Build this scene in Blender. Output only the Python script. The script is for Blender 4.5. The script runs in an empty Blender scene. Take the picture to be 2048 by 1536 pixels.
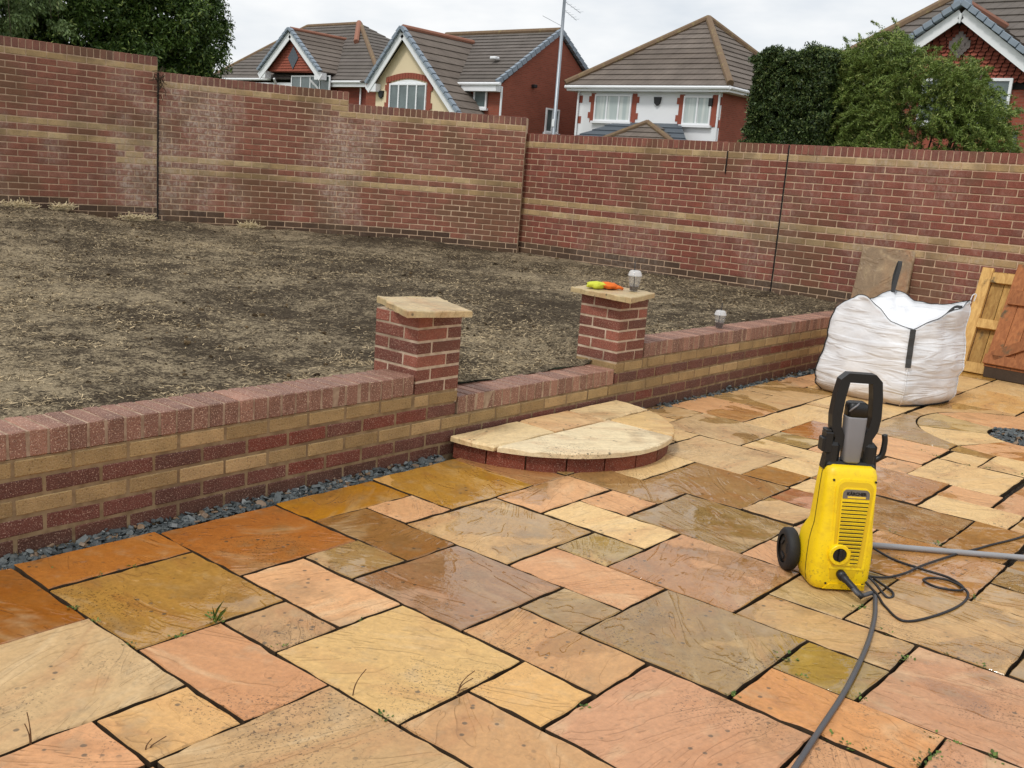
import bpy, bmesh, math, random
import numpy as np
from mathutils import Vector, Matrix, noise
random.seed(7)
rng = np.random.default_rng(7)
PI = math.pi
SC = bpy.context.scene
COL = SC.collection

# ------------------------------------------------------------------ camera
CAM_R = ((0.6451718, -0.7602456, 0.0760261), (-0.1083419, -0.1895326, -0.9758788), (0.7563170, 0.6213727, -0.2046475))
CAM_C = (-1.5429, -3.5888, 1.5235)
CAM_F = 1991.46
cd = bpy.data.cameras.new('camera'); cam = bpy.data.objects.new('camera', cd); COL.objects.link(cam)
_r, _d, _f = [Vector(v) for v in CAM_R]
M = Matrix.Identity(4)
for _i in range(3):
    M[_i][0] = _r[_i]; M[_i][1] = -_d[_i]; M[_i][2] = -_f[_i]; M[_i][3] = CAM_C[_i]
cam.matrix_world = M
cd.sensor_width = 36.0; cd.lens = CAM_F * 36 / 2048; cd.clip_start = 0.05; cd.clip_end = 3000
SC.camera = cam

def in_frame(p, pad=0):
    q = [sum(CAM_R[k][i] * (p[i] - CAM_C[i]) for i in range(3)) for k in range(3)]
    if q[2] < .1: return 0
    x = 1024 + CAM_F * q[0] / q[2]; y = 768 + CAM_F * q[1] / q[2]
    if -pad < x < 2048 + pad and -pad < y < 1536 + pad: return 1 / q[2]
    return 0

# ------------------------------------------------------------------ overcast sky and soft sun
SUN_EL, SUN_AZ = math.radians(54), math.radians(266)      # azimuth measured from +Y towards +X
w = bpy.data.worlds.new('World'); SC.world = w; w.use_nodes = True
nt = w.node_tree; nt.nodes.clear()
def wn(t, **k):
    n = nt.nodes.new(t)
    for a, v in k.items(): setattr(n, a, v)
    return n
out = wn('ShaderNodeOutputWorld'); sky = wn('ShaderNodeTexSky', sky_type='NISHITA', sun_disc=False)
sky.sun_elevation = SUN_EL; sky.sun_rotation = SUN_AZ
b1 = wn('ShaderNodeBackground'); b1.inputs['Strength'].default_value = .1
nt.links.new(sky.outputs[0], b1.inputs[0])
tc = wn('ShaderNodeTexCoord'); mp = wn('ShaderNodeMapping'); mp.inputs['Scale'].default_value = (1, 1, 3.2)
nz = wn('ShaderNodeTexNoise'); nz.inputs['Scale'].default_value = 3.4; nz.inputs['Detail'].default_value = 5; nz.inputs['Roughness'].default_value = .55
cr = wn('ShaderNodeValToRGB')
cr.color_ramp.elements[0].position = .36; cr.color_ramp.elements[0].color = (.73, .775, .825, 1)
cr.color_ramp.elements[1].position = .58; cr.color_ramp.elements[1].color = (.99, .99, .985, 1)
b2 = wn('ShaderNodeBackground'); b2.inputs['Strength'].default_value = 1.0
mx = wn('ShaderNodeMixShader'); mx.inputs[0].default_value = .93
nt.links.new(tc.outputs['Generated'], mp.inputs[0]); nt.links.new(mp.outputs[0], nz.inputs[0])
nt.links.new(nz.outputs[0], cr.inputs[0]); nt.links.new(cr.outputs[0], b2.inputs[0])
nt.links.new(b1.outputs[0], mx.inputs[1]); nt.links.new(b2.outputs[0], mx.inputs[2]); nt.links.new(mx.outputs[0], out.inputs[0])
sd = bpy.data.lights.new('sun', 'SUN'); sun = bpy.data.objects.new('sun', sd); COL.objects.link(sun)
sd.energy = 1.5; sd.angle = math.radians(10); sd.color = (1, .97, .92)
sdir = Vector((math.sin(SUN_AZ) * math.cos(SUN_EL), math.cos(SUN_AZ) * math.cos(SUN_EL), math.sin(SUN_EL)))
sun.rotation_euler = sdir.to_track_quat('Z', 'Y').to_euler(); sun.location = sdir * 60
vs = SC.view_settings; vs.view_transform = 'Standard'; vs.look = 'None'; vs.exposure = 0.09; vs.gamma = 1; vs.use_curve_mapping = False

cy_ = SC.cycles; cy_.max_bounces = 6; cy_.diffuse_bounces = 3; cy_.glossy_bounces = 3; cy_.transmission_bounces = 4; cy_.transparent_max_bounces = 12

# ------------------------------------------------------------------ helpers
def lin(r, g, b):
    f = lambda v: (v / 255 / 12.92) if v <= 10 else ((v / 255 + .055) / 1.055) ** 2.4
    return (f(r), f(g), f(b), 1)
def tag(o, label=None, cat=None, group=None, kind=None):
    if label: o['label'] = label
    if cat: o['category'] = cat
    if group: o['group'] = group
    if kind: o['kind'] = kind
    return o
def link(o, parent=None):
    COL.objects.link(o)
    if parent is not None: o.parent = parent
    return o
def empty(name, loc=(0, 0, 0), rz=0, **k):
    o = bpy.data.objects.new(name, None); link(o); o.location = loc; o.rotation_euler = (0, 0, rz)
    o.empty_display_size = .1
    return tag(o, **k)
def cbox(sx, sy, sz, c):
    """chamfered box: vertices and faces"""
    v = []; idx = {}
    h = (sx / 2, sy / 2, sz / 2)
    for ax in range(3):
        for s0 in (-1, 1):
            for s1 in (-1, 1):
                for s2 in (-1, 1):
                    s = (s0, s1, s2)
                    p = [s[k] * (h[k] - (0 if k == ax else c)) for k in range(3)]
                    idx[(ax, s)] = len(v); v.append(tuple(p))
    f = []
    for ax in range(3):
        o = [k for k in range(3) if k != ax]
        for sg in (-1, 1):
            q = []
            for a, b in ((-1, -1), (1, -1), (1, 1), (-1, 1)):
                s = [0, 0, 0]; s[ax] = sg; s[o[0]] = a; s[o[1]] = b; q.append(idx[(ax, tuple(s))])
            f.append(q)
    for ax in range(3):                       # edge chamfers along axis ax
        o = [k for k in range(3) if k != ax]
        for a in (-1, 1):
            for b in (-1, 1):
                s = [0, 0, 0]; s[o[0]] = a; s[o[1]] = b
                sm = list(s); sm[ax] = -1; sp = list(s); sp[ax] = 1
                f.append([idx[(o[0], tuple(sm))], idx[(o[0], tuple(sp))], idx[(o[1], tuple(sp))], idx[(o[1], tuple(sm))]])
    for s0 in (-1, 1):
        for s1 in (-1, 1):
            for s2 in (-1, 1): f.append([idx[(k, (s0, s1, s2))] for k in range(3)])
    return v, f
class MB:
    def __init__(s): s.v = []; s.f = []; s.r = []
    def add(s, v, f, rnd=None):
        n = len(s.v); s.v += [tuple(p) for p in v]; s.f += [[i + n for i in q] for q in f]
        s.r += [random.random() if rnd is None else rnd] * len(f); return s
    def box(s, c, size, rz=0, ch=0, m=None, rnd=None):
        if ch: v, f = cbox(*size, ch)
        else:
            x, y, z = [k / 2 for k in size]
            v = [(a * x, b * y, d * z) for a in (-1, 1) for b in (-1, 1) for d in (-1, 1)]
            f = [(0, 1, 3, 2), (4, 6, 7, 5), (0, 4, 5, 1), (2, 3, 7, 6), (0, 2, 6, 4), (1, 5, 7, 3)]
        R = m if m is not None else Matrix.Rotation(rz, 3, 'Z')
        c = Vector(c)
        return s.add([tuple(R @ Vector(p) + c) for p in v], f, rnd)
    def span(s, a, b, ch=0):
        return s.box([(a[i] + b[i]) / 2 for i in range(3)], [abs(b[i] - a[i]) for i in range(3)], ch=ch)
    def poly(s, *p): return s.add(p, [list(range(len(p)))])
    def prism(s, base, d):
        n = len(base); top = [tuple(Vector(p) + Vector(d)) for p in base]
        return s.add(list(base) + top, [list(range(n))[::-1], list(range(n, 2 * n))] + [[i, (i + 1) % n, n + (i + 1) % n, n + i] for i in range(n)])
    def bar(s, a, b, wd, ht, up=(0, 0, 1), ch=0):
        a = Vector(a); b = Vector(b); d = (b - a); L = d.length; d.normalize()
        x = d.cross(Vector(up)).normalized(); z = x.cross(d)
        R = Matrix((d, x, z)).transposed()
        return s.box((a + b) / 2, (L, wd, ht), m=R, ch=ch)
    def tube(s, path, rad, n=8, cap=True):
        P = [Vector(p) for p in path]; rr = rad if isinstance(rad, (list, tuple)) else [rad] * len(P)
        v = []; f = []; x = None
        for i, p in enumerate(P):
            d = (P[min(i + 1, len(P) - 1)] - P[max(i - 1, 0)]).normalized()
            if x is None: x = d.orthogonal().normalized()
            else: x = (x - d * x.dot(d)).normalized()
            y = d.cross(x)
            for k in range(n): v.append(tuple(p + (x * math.cos(2 * PI * k / n) + y * math.sin(2 * PI * k / n)) * rr[i]))
        for i in range(len(P) - 1):
            for k in range(n): f.append([i * n + k, i * n + (k + 1) % n, (i + 1) * n + (k + 1) % n, (i + 1) * n + k])
        if cap: f += [list(range(n))[::-1], list(range((len(P) - 1) * n, len(P) * n))]
        return s.add(v, f)
    def lathe(s, prof, n=24, c=(0, 0, 0), cap=False):
        v = []; f = []
        for r, z in prof:
            for k in range(n): v.append((c[0] + r * math.cos(2 * PI * k / n), c[1] + r * math.sin(2 * PI * k / n), c[2] + z))
        for i in range(len(prof) - 1):
            for k in range(n): f.append([i * n + k, i * n + (k + 1) % n, (i + 1) * n + (k + 1) % n, (i + 1) * n + k])
        if cap: f += [list(range(n))[::-1], list(range((len(prof) - 1) * n, len(prof) * n))]
        return s.add(v, f)
    def mesh(s, name, mat, smooth=False, recalc=True):
        me = bpy.data.meshes.new(name); me.from_pydata(s.v, [], s.f)
        if recalc:
            bm = bmesh.new(); bm.from_mesh(me); bmesh.ops.recalc_face_normals(bm, faces=bm.faces); bm.to_mesh(me); bm.free()
        if len(s.r) == len(me.polygons):
            at = me.attributes.new('rnd', 'FLOAT', 'FACE'); at.data.foreach_set('value', np.array(s.r, np.float32))
        if mat: me.materials.append(MAT[mat] if isinstance(mat, str) else mat)
        if smooth: me.polygons.foreach_set('use_smooth', [True] * len(me.polygons))
        return me
    def build(s, name, mat, parent=None, smooth=False, recalc=True, **k):
        o = bpy.data.objects.new(name, s.mesh(name, mat, smooth, recalc)); link(o, parent); return tag(o, **k)
def np_mesh(name, V, F, mat, rnd=None, smooth=False):
    """large meshes from numpy arrays; F is (n,4) or (n,3)"""
    me = bpy.data.meshes.new(name); n, k = F.shape
    me.vertices.add(len(V)); me.vertices.foreach_set('co', np.ascontiguousarray(V, np.float32).ravel())
    me.loops.add(n * k); me.loops.foreach_set('vertex_index', np.ascontiguousarray(F, np.int32).ravel())
    me.polygons.add(n); me.polygons.foreach_set('loop_start', np.arange(0, n * k, k, dtype=np.int32))
    if rnd is not None:
        at = me.attributes.new('rnd', 'FLOAT', 'FACE'); at.data.foreach_set('value', np.ascontiguousarray(rnd, np.float32))
    if smooth: me.polygons.foreach_set('use_smooth', [True] * n)
    me.update(calc_edges=True); me.materials.append(MAT[mat]); return me
def spline(pts, n=10):
    P = [Vector(p) for p in pts]; P = [2 * P[0] - P[1]] + P + [2 * P[-1] - P[-2]]; o = []
    for i in range(1, len(P) - 2):
        a, b, c, d = P[i - 1:i + 3]
        for k in range(n):
            t = k / n
            o.append(.5 * ((2 * b) + (c - a) * t + (2 * a - 5 * b + 4 * c - d) * t * t + (3 * b - a - 3 * c + d) * t ** 3))
    return o + [P[-2]]

# ------------------------------------------------------------------ materials
MAT = {}
class NT:
    def __init__(s, name):
        s.m = bpy.data.materials.new(name); s.m.use_nodes = True; s.t = s.m.node_tree
        s.b = s.t.nodes['Principled BSDF']; MAT[name] = s.m
        s.geo = s.n('ShaderNodeNewGeometry'); s.pos = s.geo.outputs['Position']
    def n(s, t, ins=None, **k):
        n = s.t.nodes.new(t)
        for a, v in k.items(): setattr(n, a, v)
        for a, v in (ins or {}).items(): s.set(n.inputs[a], v)
        return n
    def set(s, sock, v):
        if isinstance(v, bpy.types.NodeSocket): s.t.links.new(v, sock)
        else: sock.default_value = v
    def math(s, op, a, b=0.0, clamp=False):
        n = s.n('ShaderNodeMath', operation=op, use_clamp=clamp); s.set(n.inputs[0], a); s.set(n.inputs[1], b); return n.outputs[0]
    def noise(s, scale, detail=4, rough=.55, vec=None, dist=0.0):
        n = s.n('ShaderNodeTexNoise', {'Scale': scale, 'Detail': detail, 'Roughness': rough, 'Distortion': dist})
        s.set(n.inputs['Vector'], vec if vec is not None else s.pos); return n.outputs['Fac']
    def vor(s, scale, vec=None, feature='F1', out='Distance'):
        n = s.n('ShaderNodeTexVoronoi', {'Scale': scale}, feature=feature); s.set(n.inputs['Vector'], vec if vec is not None else s.pos); return n.outputs[out]
    def map(s, scale=(1, 1, 1), rot=(0, 0, 0), vec=None):
        n = s.n('ShaderNodeMapping', {'Scale': scale, 'Rotation': rot}); s.set(n.inputs['Vector'], vec if vec is not None else s.pos); return n.outputs[0]
    def step(s, v, a, b):
        n = s.n('ShaderNodeMapRange', {'From Min': a, 'From Max': b}, interpolation_type='SMOOTHSTEP'); s.set(n.inputs['Value'], v); return n.outputs[0]
    def mix(s, f, a, b, mode='MIX'):
        n = s.n('ShaderNodeMix', data_type='RGBA', blend_type=mode); s.set(n.inputs[0], f); s.set(n.inputs[6], a); s.set(n.inputs[7], b); return n.outputs[2]
    def mul(s, col, v):
        n = s.n('ShaderNodeMix', data_type='RGBA', blend_type='MULTIPLY'); n.inputs[0].default_value = 1; s.set(n.inputs[6], col)
        c = s.n('ShaderNodeCombineColor'); [s.set(c.inputs[i], v) for i in range(3)]; s.set(n.inputs[7], c.outputs[0]); return n.outputs[2]
    def rnd(s):
        a = s.n('ShaderNodeAttribute', attribute_name='rnd').outputs['Fac']; o = s.n('ShaderNodeObjectInfo').outputs['Random']
        return s.math('FRACT', s.math('ADD', a, o))
    def bump(s, h, strength=.5, dist=.01):
        n = s.n('ShaderNodeBump', {'Strength': strength, 'Distance': dist, 'Height': h}); s.t.links.new(n.outputs[0], s.b.inputs['Normal']); return n
    def fin(s, col=None, rough=None, spec=None, metal=None):
        if col is not None: s.set(s.b.inputs['Base Color'], col)
        if rough is not None: s.set(s.b.inputs['Roughness'], rough)
        if spec is not None: s.set(s.b.inputs['Specular IOR Level'], spec)
        if metal is not None: s.set(s.b.inputs['Metallic'], metal)
        return s.m
def brick_mat(name, c1, c2, c3, fleck, rough=.75, bumpy=1.0, white=0.0, wall=None, wet=0.0):
    t = NT(name); r = t.rnd()
    col = t.mix(r, lin(*c1), lin(*c2)); col = t.mix(t.step(t.math('FRACT', t.math('MULTIPLY', r, 7.3)), .72, .9), col, lin(*c3))
    n1 = t.noise(9, 2, .6); col = t.mul(col, t.math('ADD', t.math('MULTIPLY', n1, .8), .60))
    # coarse sandy drag texture: light grains and dark pits
    g = t.noise(210, 1, .6); g2 = t.noise(110, 2, .6)
    col = t.mix(t.math('MULTIPLY', t.step(g, .58, .70), fleck), col, lin(214, 182, 158))
    col = t.mix(t.math('MULTIPLY', t.step(g2, .44, .30), .45), col, lin(40, 22, 20))
    if wall == 'old':                           # lime bloom, lichen and algae with shapes of their own
        pm = t.step(t.noise(.95, 3, .65, vec=t.map((1, 1, .6))), .47, .66); sp = t.step(t.noise(30, 2, .7, vec=t.map((1, 1, .6))), .40, .66)
        col = t.mix(t.math('MULTIPLY', t.math('MULTIPLY', pm, t.math('ADD', t.math('MULTIPLY', sp, .75), .25)), white * .62), col, lin(196, 180, 164))
        am = t.math('MULTIPLY', t.step(t.noise(1.3, 2, .6), .50, .66), .55)
        col = t.mix(am, col, lin(104, 82, 58))
    t.bump(g2, .6 * bumpy, .006)
    t.fin(col, t.math('ADD', t.math('MULTIPLY', n1, .25), rough - .12), .35)
brick_mat('brick_red', (110, 64, 53), (92, 57, 48), (116, 58, 45), .55, .62)
brick_mat('brick_base', (92, 58, 46), (80, 52, 42), (98, 60, 48), .40, .6)
brick_mat('brick_cream', (168, 140, 96), (148, 122, 82), (178, 148, 104), .30, .7)
brick_mat('brick_coping', (142, 102, 86), (120, 86, 73), (156, 114, 96), .90, .55)
brick_mat('brick_pillar', (126, 72, 58), (104, 62, 52), (146, 86, 70), .55, .66)
brick_mat('brick_riser', (126, 60, 40), (108, 52, 37), (134, 66, 46), .40, .6)
brick_mat('wall_red', (142, 88, 70), (124, 79, 63), (146, 98, 80), .30, .8, .7, 1.15, 'old')
brick_mat('wall_red2', (132, 71, 56), (114, 64, 52), (134, 76, 63), .30, .75, .7, .38, 'old')
brick_mat('wall_cream', (182, 154, 112), (164, 136, 95), (192, 166, 124), .2, .8, .7, .8, 'old')
brick_mat('wall_soil_stained', (88, 68, 53), (76, 58, 46), (95, 73, 57), .12, .85, .7, .3, 'old')
def mortar(name, c, c2, wall=False):
    t = NT(name); n = t.noise(14, 2, .65)
    col = t.mix(t.step(n, .35, .7), lin(*c), lin(*c2))
    col = t.mix(t.math('MULTIPLY', t.step(t.noise(2.3, 2, .6), .56, .7), .6), col, lin(112, 92, 72))
    t.fin(col, .9, .2)
mortar('mortar_low', (150, 128, 98), (122, 100, 74))
mortar('mortar_wall', (206, 178, 150), (182, 154, 128))
mortar('mortar_coping', (178, 154, 132), (142, 118, 98))
mortar('mortar_pillar', (204, 184, 162), (176, 154, 130))

def slab_mat():
    t = NT('sandstone'); oi = t.n('ShaderNodeObjectInfo'); base = oi.outputs['Color']; wetk = oi.outputs['Alpha']; r = oi.outputs['Random']
    ang = t.math('MULTIPLY', r, 6.28)
    vr = t.n('ShaderNodeVectorRotate', {'Angle': ang}, rotation_type='Z_AXIS'); t.set(vr.inputs['Vector'], t.pos)
    off = t.n('ShaderNodeVectorMath', operation='ADD'); t.set(off.inputs[0], vr.outputs[0])
    cx = t.n('ShaderNodeCombineXYZ', {'X': t.math('MULTIPLY', r, 37.0), 'Y': t.math('MULTIPLY', r, 91.0)}); t.set(off.inputs[1], cx.outputs[0])
    P = off.outputs[0]
    big = t.noise(2.2, 2, .55, vec=P, dist=.6); mid = t.noise(7, 3, .6, vec=P); fine = t.noise(60, 2, .65, vec=P)
    band = t.noise(2.6, 3, .6, vec=t.map((.7, 1.7, 1), vec=P), dist=1.0)
    # mineral colour: warm iron bands and paler quartz areas
    hue = t.mix(.14, base, lin(190, 154, 114))
    hue = t.mix(t.math('MULTIPLY', t.step(band, .50, .72), .42), hue, lin(176, 118, 74))
    hue = t.mix(t.math('MULTIPLY', t.step(band, .46, .30), .34), hue, lin(218, 192, 150))
    hue = t.mix(t.math('MULTIPLY', t.step(big, .5, .72), .30), hue, lin(202, 158, 112))
    hue = t.mix(t.math('MULTIPLY', t.step(mid, .55, .74), .30), hue, lin(214, 188, 150))
    hue = t.mul(hue, t.math('ADD', t.math('MULTIPLY', fine, .46), .77))
    grain = t.noise(22, 3, .7, vec=t.map((.8, 1.25, 1), vec=P)); hue = t.mul(hue, t.math('ADD', t.math('MULTIPLY', grain, .50), .75))
    # riven terraces: contour steps of a stretched noise
    tt = t.math('MULTIPLY', t.noise(1.9, 3, .6, vec=t.map((.6, 1.9, 1), vec=P), dist=1.3), 9.0)
    fr = t.math('FRACT', tt); lip = t.math('POWER', fr, 9.0); h = t.math('ADD', t.math('FLOOR', tt), lip)
    edge = t.math('MULTIPLY', t.step(fr, .93, .995), t.step(big, .42, .58))
    hue = t.mix(t.math('MULTIPLY', edge, .28), hue, lin(112, 82, 56))
    st_ = t.math('MULTIPLY', t.step(t.math('ADD', t.math('MULTIPLY', big, .55), t.math('MULTIPLY', mid, .45)), .51, .66), .52)
    hue = t.mix(st_, hue, t.n('ShaderNodeHueSaturation', {'Saturation': 1.05, 'Value': .50, 'Color': hue}).outputs[0])
    # black lichen spots and peppery dirt
    vs_ = t.vor(20, vec=P); spots = t.math('MULTIPLY', t.step(vs_, .19, .12), t.step(band, .50, .60))
    pep = t.math('MULTIPLY', t.step(t.noise(115, 2, .75, vec=P), .56, .66), t.step(t.noise(1.6, 3, .65, vec=t.map((1, 1, 1), (0, 0, .7), vec=P)), .50, .66))
    hue = t.mix(t.math('MULTIPLY', spots, .75), hue, lin(82, 76, 62)); hue = t.mix(t.math('MULTIPLY', pep, .8), hue, lin(58, 46, 34))
    # standing damp: world-space patches that ignore the slab edges a little
    wn_ = t.noise(1.35, 3, .62, dist=.5); wn2 = t.math('ADD', wn_, t.math('MULTIPLY', t.math('SUBTRACT', mid, .5), .16))
    thr = t.math('SUBTRACT', .78, t.math('MULTIPLY', wetk, .60))
    wm = t.n('ShaderNodeMapRange', {'Value': t.math('SUBTRACT', wn2, thr), 'From Min': -.012, 'From Max': .02}, interpolation_type='SMOOTHSTEP').outputs[0]
    sat = t.n('ShaderNodeHueSaturation', {'Saturation': 1.10, 'Value': .75, 'Color': hue}).outputs[0]
    col = t.mix(wm, hue, sat)
    pud = t.math('MULTIPLY', wm, t.n('ShaderNodeMapRange', {'Value': t.math('SUBTRACT', wn2, thr), 'From Min': .035, 'From Max': .06}, interpolation_type='SMOOTHSTEP').outputs[0])
    pud = t.math('MULTIPLY', pud, t.step(mid, .47, .52))
    rough = t.n('ShaderNodeMix', {0: wm, 2: .50, 3: .11}, data_type='FLOAT').outputs[0]
    rough = t.math('ADD', rough, t.math('MULTIPLY', t.math('SUBTRACT', fine, .5), .14))
    rough = t.n('ShaderNodeMix', {0: pud, 2: rough, 3: .03}, data_type='FLOAT').outputs[0]
    bn = t.bump(t.math('ADD', t.math('MULTIPLY', h, .5), t.math('ADD', t.math('MULTIPLY', mid, .35), t.math('MULTIPLY', fine, .22))), .6, .008)
    t.set(bn.inputs['Strength'], t.math('SUBTRACT', .80, t.math('MULTIPLY', pud, .76)))
    t.fin(col, rough, .5)
slab_mat()
t = NT('slab_edge'); c = t.mix(t.noise(30, 2), lin(48, 38, 28), lin(86, 69, 51)); t.fin(c, .8, .25)  # soil-stained flag sides; shade of the deep narrow joints is painted in too
t = NT('joint_bed'); n = t.noise(9, 5, .65)
c = t.mix(t.step(n, .4, .66), lin(26, 21, 16), lin(52, 42, 32)); c = t.mix(t.step(t.noise(55, 2, .7), .58, .7), c, lin(98, 84, 66))
c = t.mix(t.math('MULTIPLY', t.step(t.noise(4.5, 4, .6), .60, .68), .7), c, lin(70, 84, 38))
t.bump(t.noise(120, 2, .6), .8, .01); t.fin(c, .85, .25)
t = NT('slate'); r = t.rnd(); c = t.mix(r, lin(50, 57, 60), lin(98, 104, 104)); c = t.mix(t.step(r, .90, .95), c, lin(120, 98, 76)); c = t.mul(c, t.math('ADD', t.noise(60, 3), .5))
t.fin(c, .42, .5)
t = NT('soil')
f1 = t.noise(.9, 3, .65); f2 = t.noise(7, 3, .7); f3 = t.noise(66, 3, .8); f4 = t.noise(27, 3, .75)
thr = t.math('ADD', .50, t.math('ADD', t.math('MULTIPLY', t.math('SUBTRACT', .5, f1), .46), t.math('MULTIPLY', t.math('SUBTRACT', .5, f2), .34)))
mk = t.step(t.math('SUBTRACT', t.math('ADD', t.math('MULTIPLY', f3, .62), t.math('MULTIPLY', f4, .38)), thr), -.06, .13)
straw = t.mix(f3, lin(118, 103, 80), lin(202, 184, 152)); dark = t.mix(f4, lin(44, 38, 32), lin(96, 84, 68))
c = t.mix(mk, dark, straw)
t.bump(t.math('ADD', f3, f4), 1.0, .022); t.fin(c, .95, .1)
t = NT('straw'); c = t.mix(t.rnd(), lin(72, 60, 44), lin(214, 192, 154)); t.fin(c, .9, .15)
t = NT('clod'); c = t.mix(t.rnd(), lin(46, 38, 28), lin(108, 90, 66)); t.bump(t.noise(70, 4), .8, .01); t.fin(c, .95, .1)
t = NT('outer_ground'); c = t.mix(t.noise(.3, 4), lin(70, 84, 48), lin(104, 104, 84)); t.fin(c, .95, .1)
def plain(name, c, rough=.5, metal=0.0, spec=.5, var=.12, scale=8, bump=0, c2=None, bscale=60):
    t = NT(name); col = t.mul(lin(*c), t.math('ADD', t.math('MULTIPLY', t.noise(scale, 4, .6), var * 2), 1 - var))
    if c2: col = t.mix(t.step(t.noise(scale * .6, 4, .65), .5, .72), col, lin(*c2))
    if bump: t.bump(t.noise(bscale, 3, .6), bump, .004)
    t.fin(col, rough, spec, metal); return t
# ------------------------------------------------------------------ ground sheets
SOIL_PTS = [(-2, .3, .43), (0, .3, .43), (2.2, .33, .425), (3.1, .25, .315), (2.6, .3, .33), (3.7, .3, .33), (3.1, .9, .40), (4.2, .33, .425), (6, .3, .43), (9, .4, .44), (9, 1.5, .44), (9, 3, .465), (9, 5, .49),
            (8, 6.9, .555), (6.6, 7.6, .58), (5.4, 8.1, .615), (3.7, 8.3, .72), (1, 8.4, .75), (-2, 8.4, .75), (4, 4, .47), (0, 4, .52), (-2, 4, .52), (6, 3, .45), (2, 2, .44), (6, 6, .52)]
_SP = np.array(SOIL_PTS)
def soil_z(x, y):
    x = np.asarray(x, float); y = np.asarray(y, float)
    d = (x[..., None] - _SP[:, 0]) ** 2 + (y[..., None] - _SP[:, 1]) ** 2 + .02
    wg = 1 / d ** 1.5
    return (wg * _SP[:, 2]).sum(-1) / wg.sum(-1)
def vnoise(x, y, s, seed=0):
    """smooth value noise for arrays"""
    x = np.asarray(x) * s + seed * 17.3; y = np.asarray(y) * s + seed * 9.1
    xi = np.floor(x).astype(int); yi = np.floor(y).astype(int); fx = x - xi; fy = y - yi
    fx = fx * fx * (3 - 2 * fx); fy = fy * fy * (3 - 2 * fy)
    def hsh(a, b):
        v = np.sin(a * 127.1 + b * 311.7 + seed * 13.7) * 43758.5453; return v - np.floor(v)
    return (hsh(xi, yi) * (1 - fx) + hsh(xi + 1, yi) * fx) * (1 - fy) + (hsh(xi, yi + 1) * (1 - fx) + hsh(xi + 1, yi + 1) * fx) * fy

bm_ = MB(); bm_.poly((-900, -900, -.9), (900, -900, -.9), (900, 900, -.9), (-900, 900, -.9))
bm_.build('outer_ground', 'outer_ground', kind='structure', recalc=False)
# soil bed: a fine sheet behind the low wall, with lumps
gx = np.arange(-4, 9.16, .045); gy = np.arange(.19, 8.7, .045)
X, Y = np.meshgrid(gx, gy); Z = soil_z(X, Y)
Z = Z + (vnoise(X, Y, 2.2, 1) - .5) * .035 + (vnoise(X, Y, 7, 2) - .5) * .025 + (vnoise(X, Y, 17, 3) - .5) * .016
V = np.stack([X, Y, Z], -1).reshape(-1, 3); ny, nx = X.shape
I = (np.arange(ny - 1)[:, None] * nx + np.arange(nx - 1)[None]).ravel()
so = bpy.data.objects.new('soil_bed', np_mesh('soil_bed', V, np.stack([I, I + 1, I + nx + 1, I + nx], -1), 'soil', smooth=True))
link(so); tag(so, kind='structure')

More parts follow.
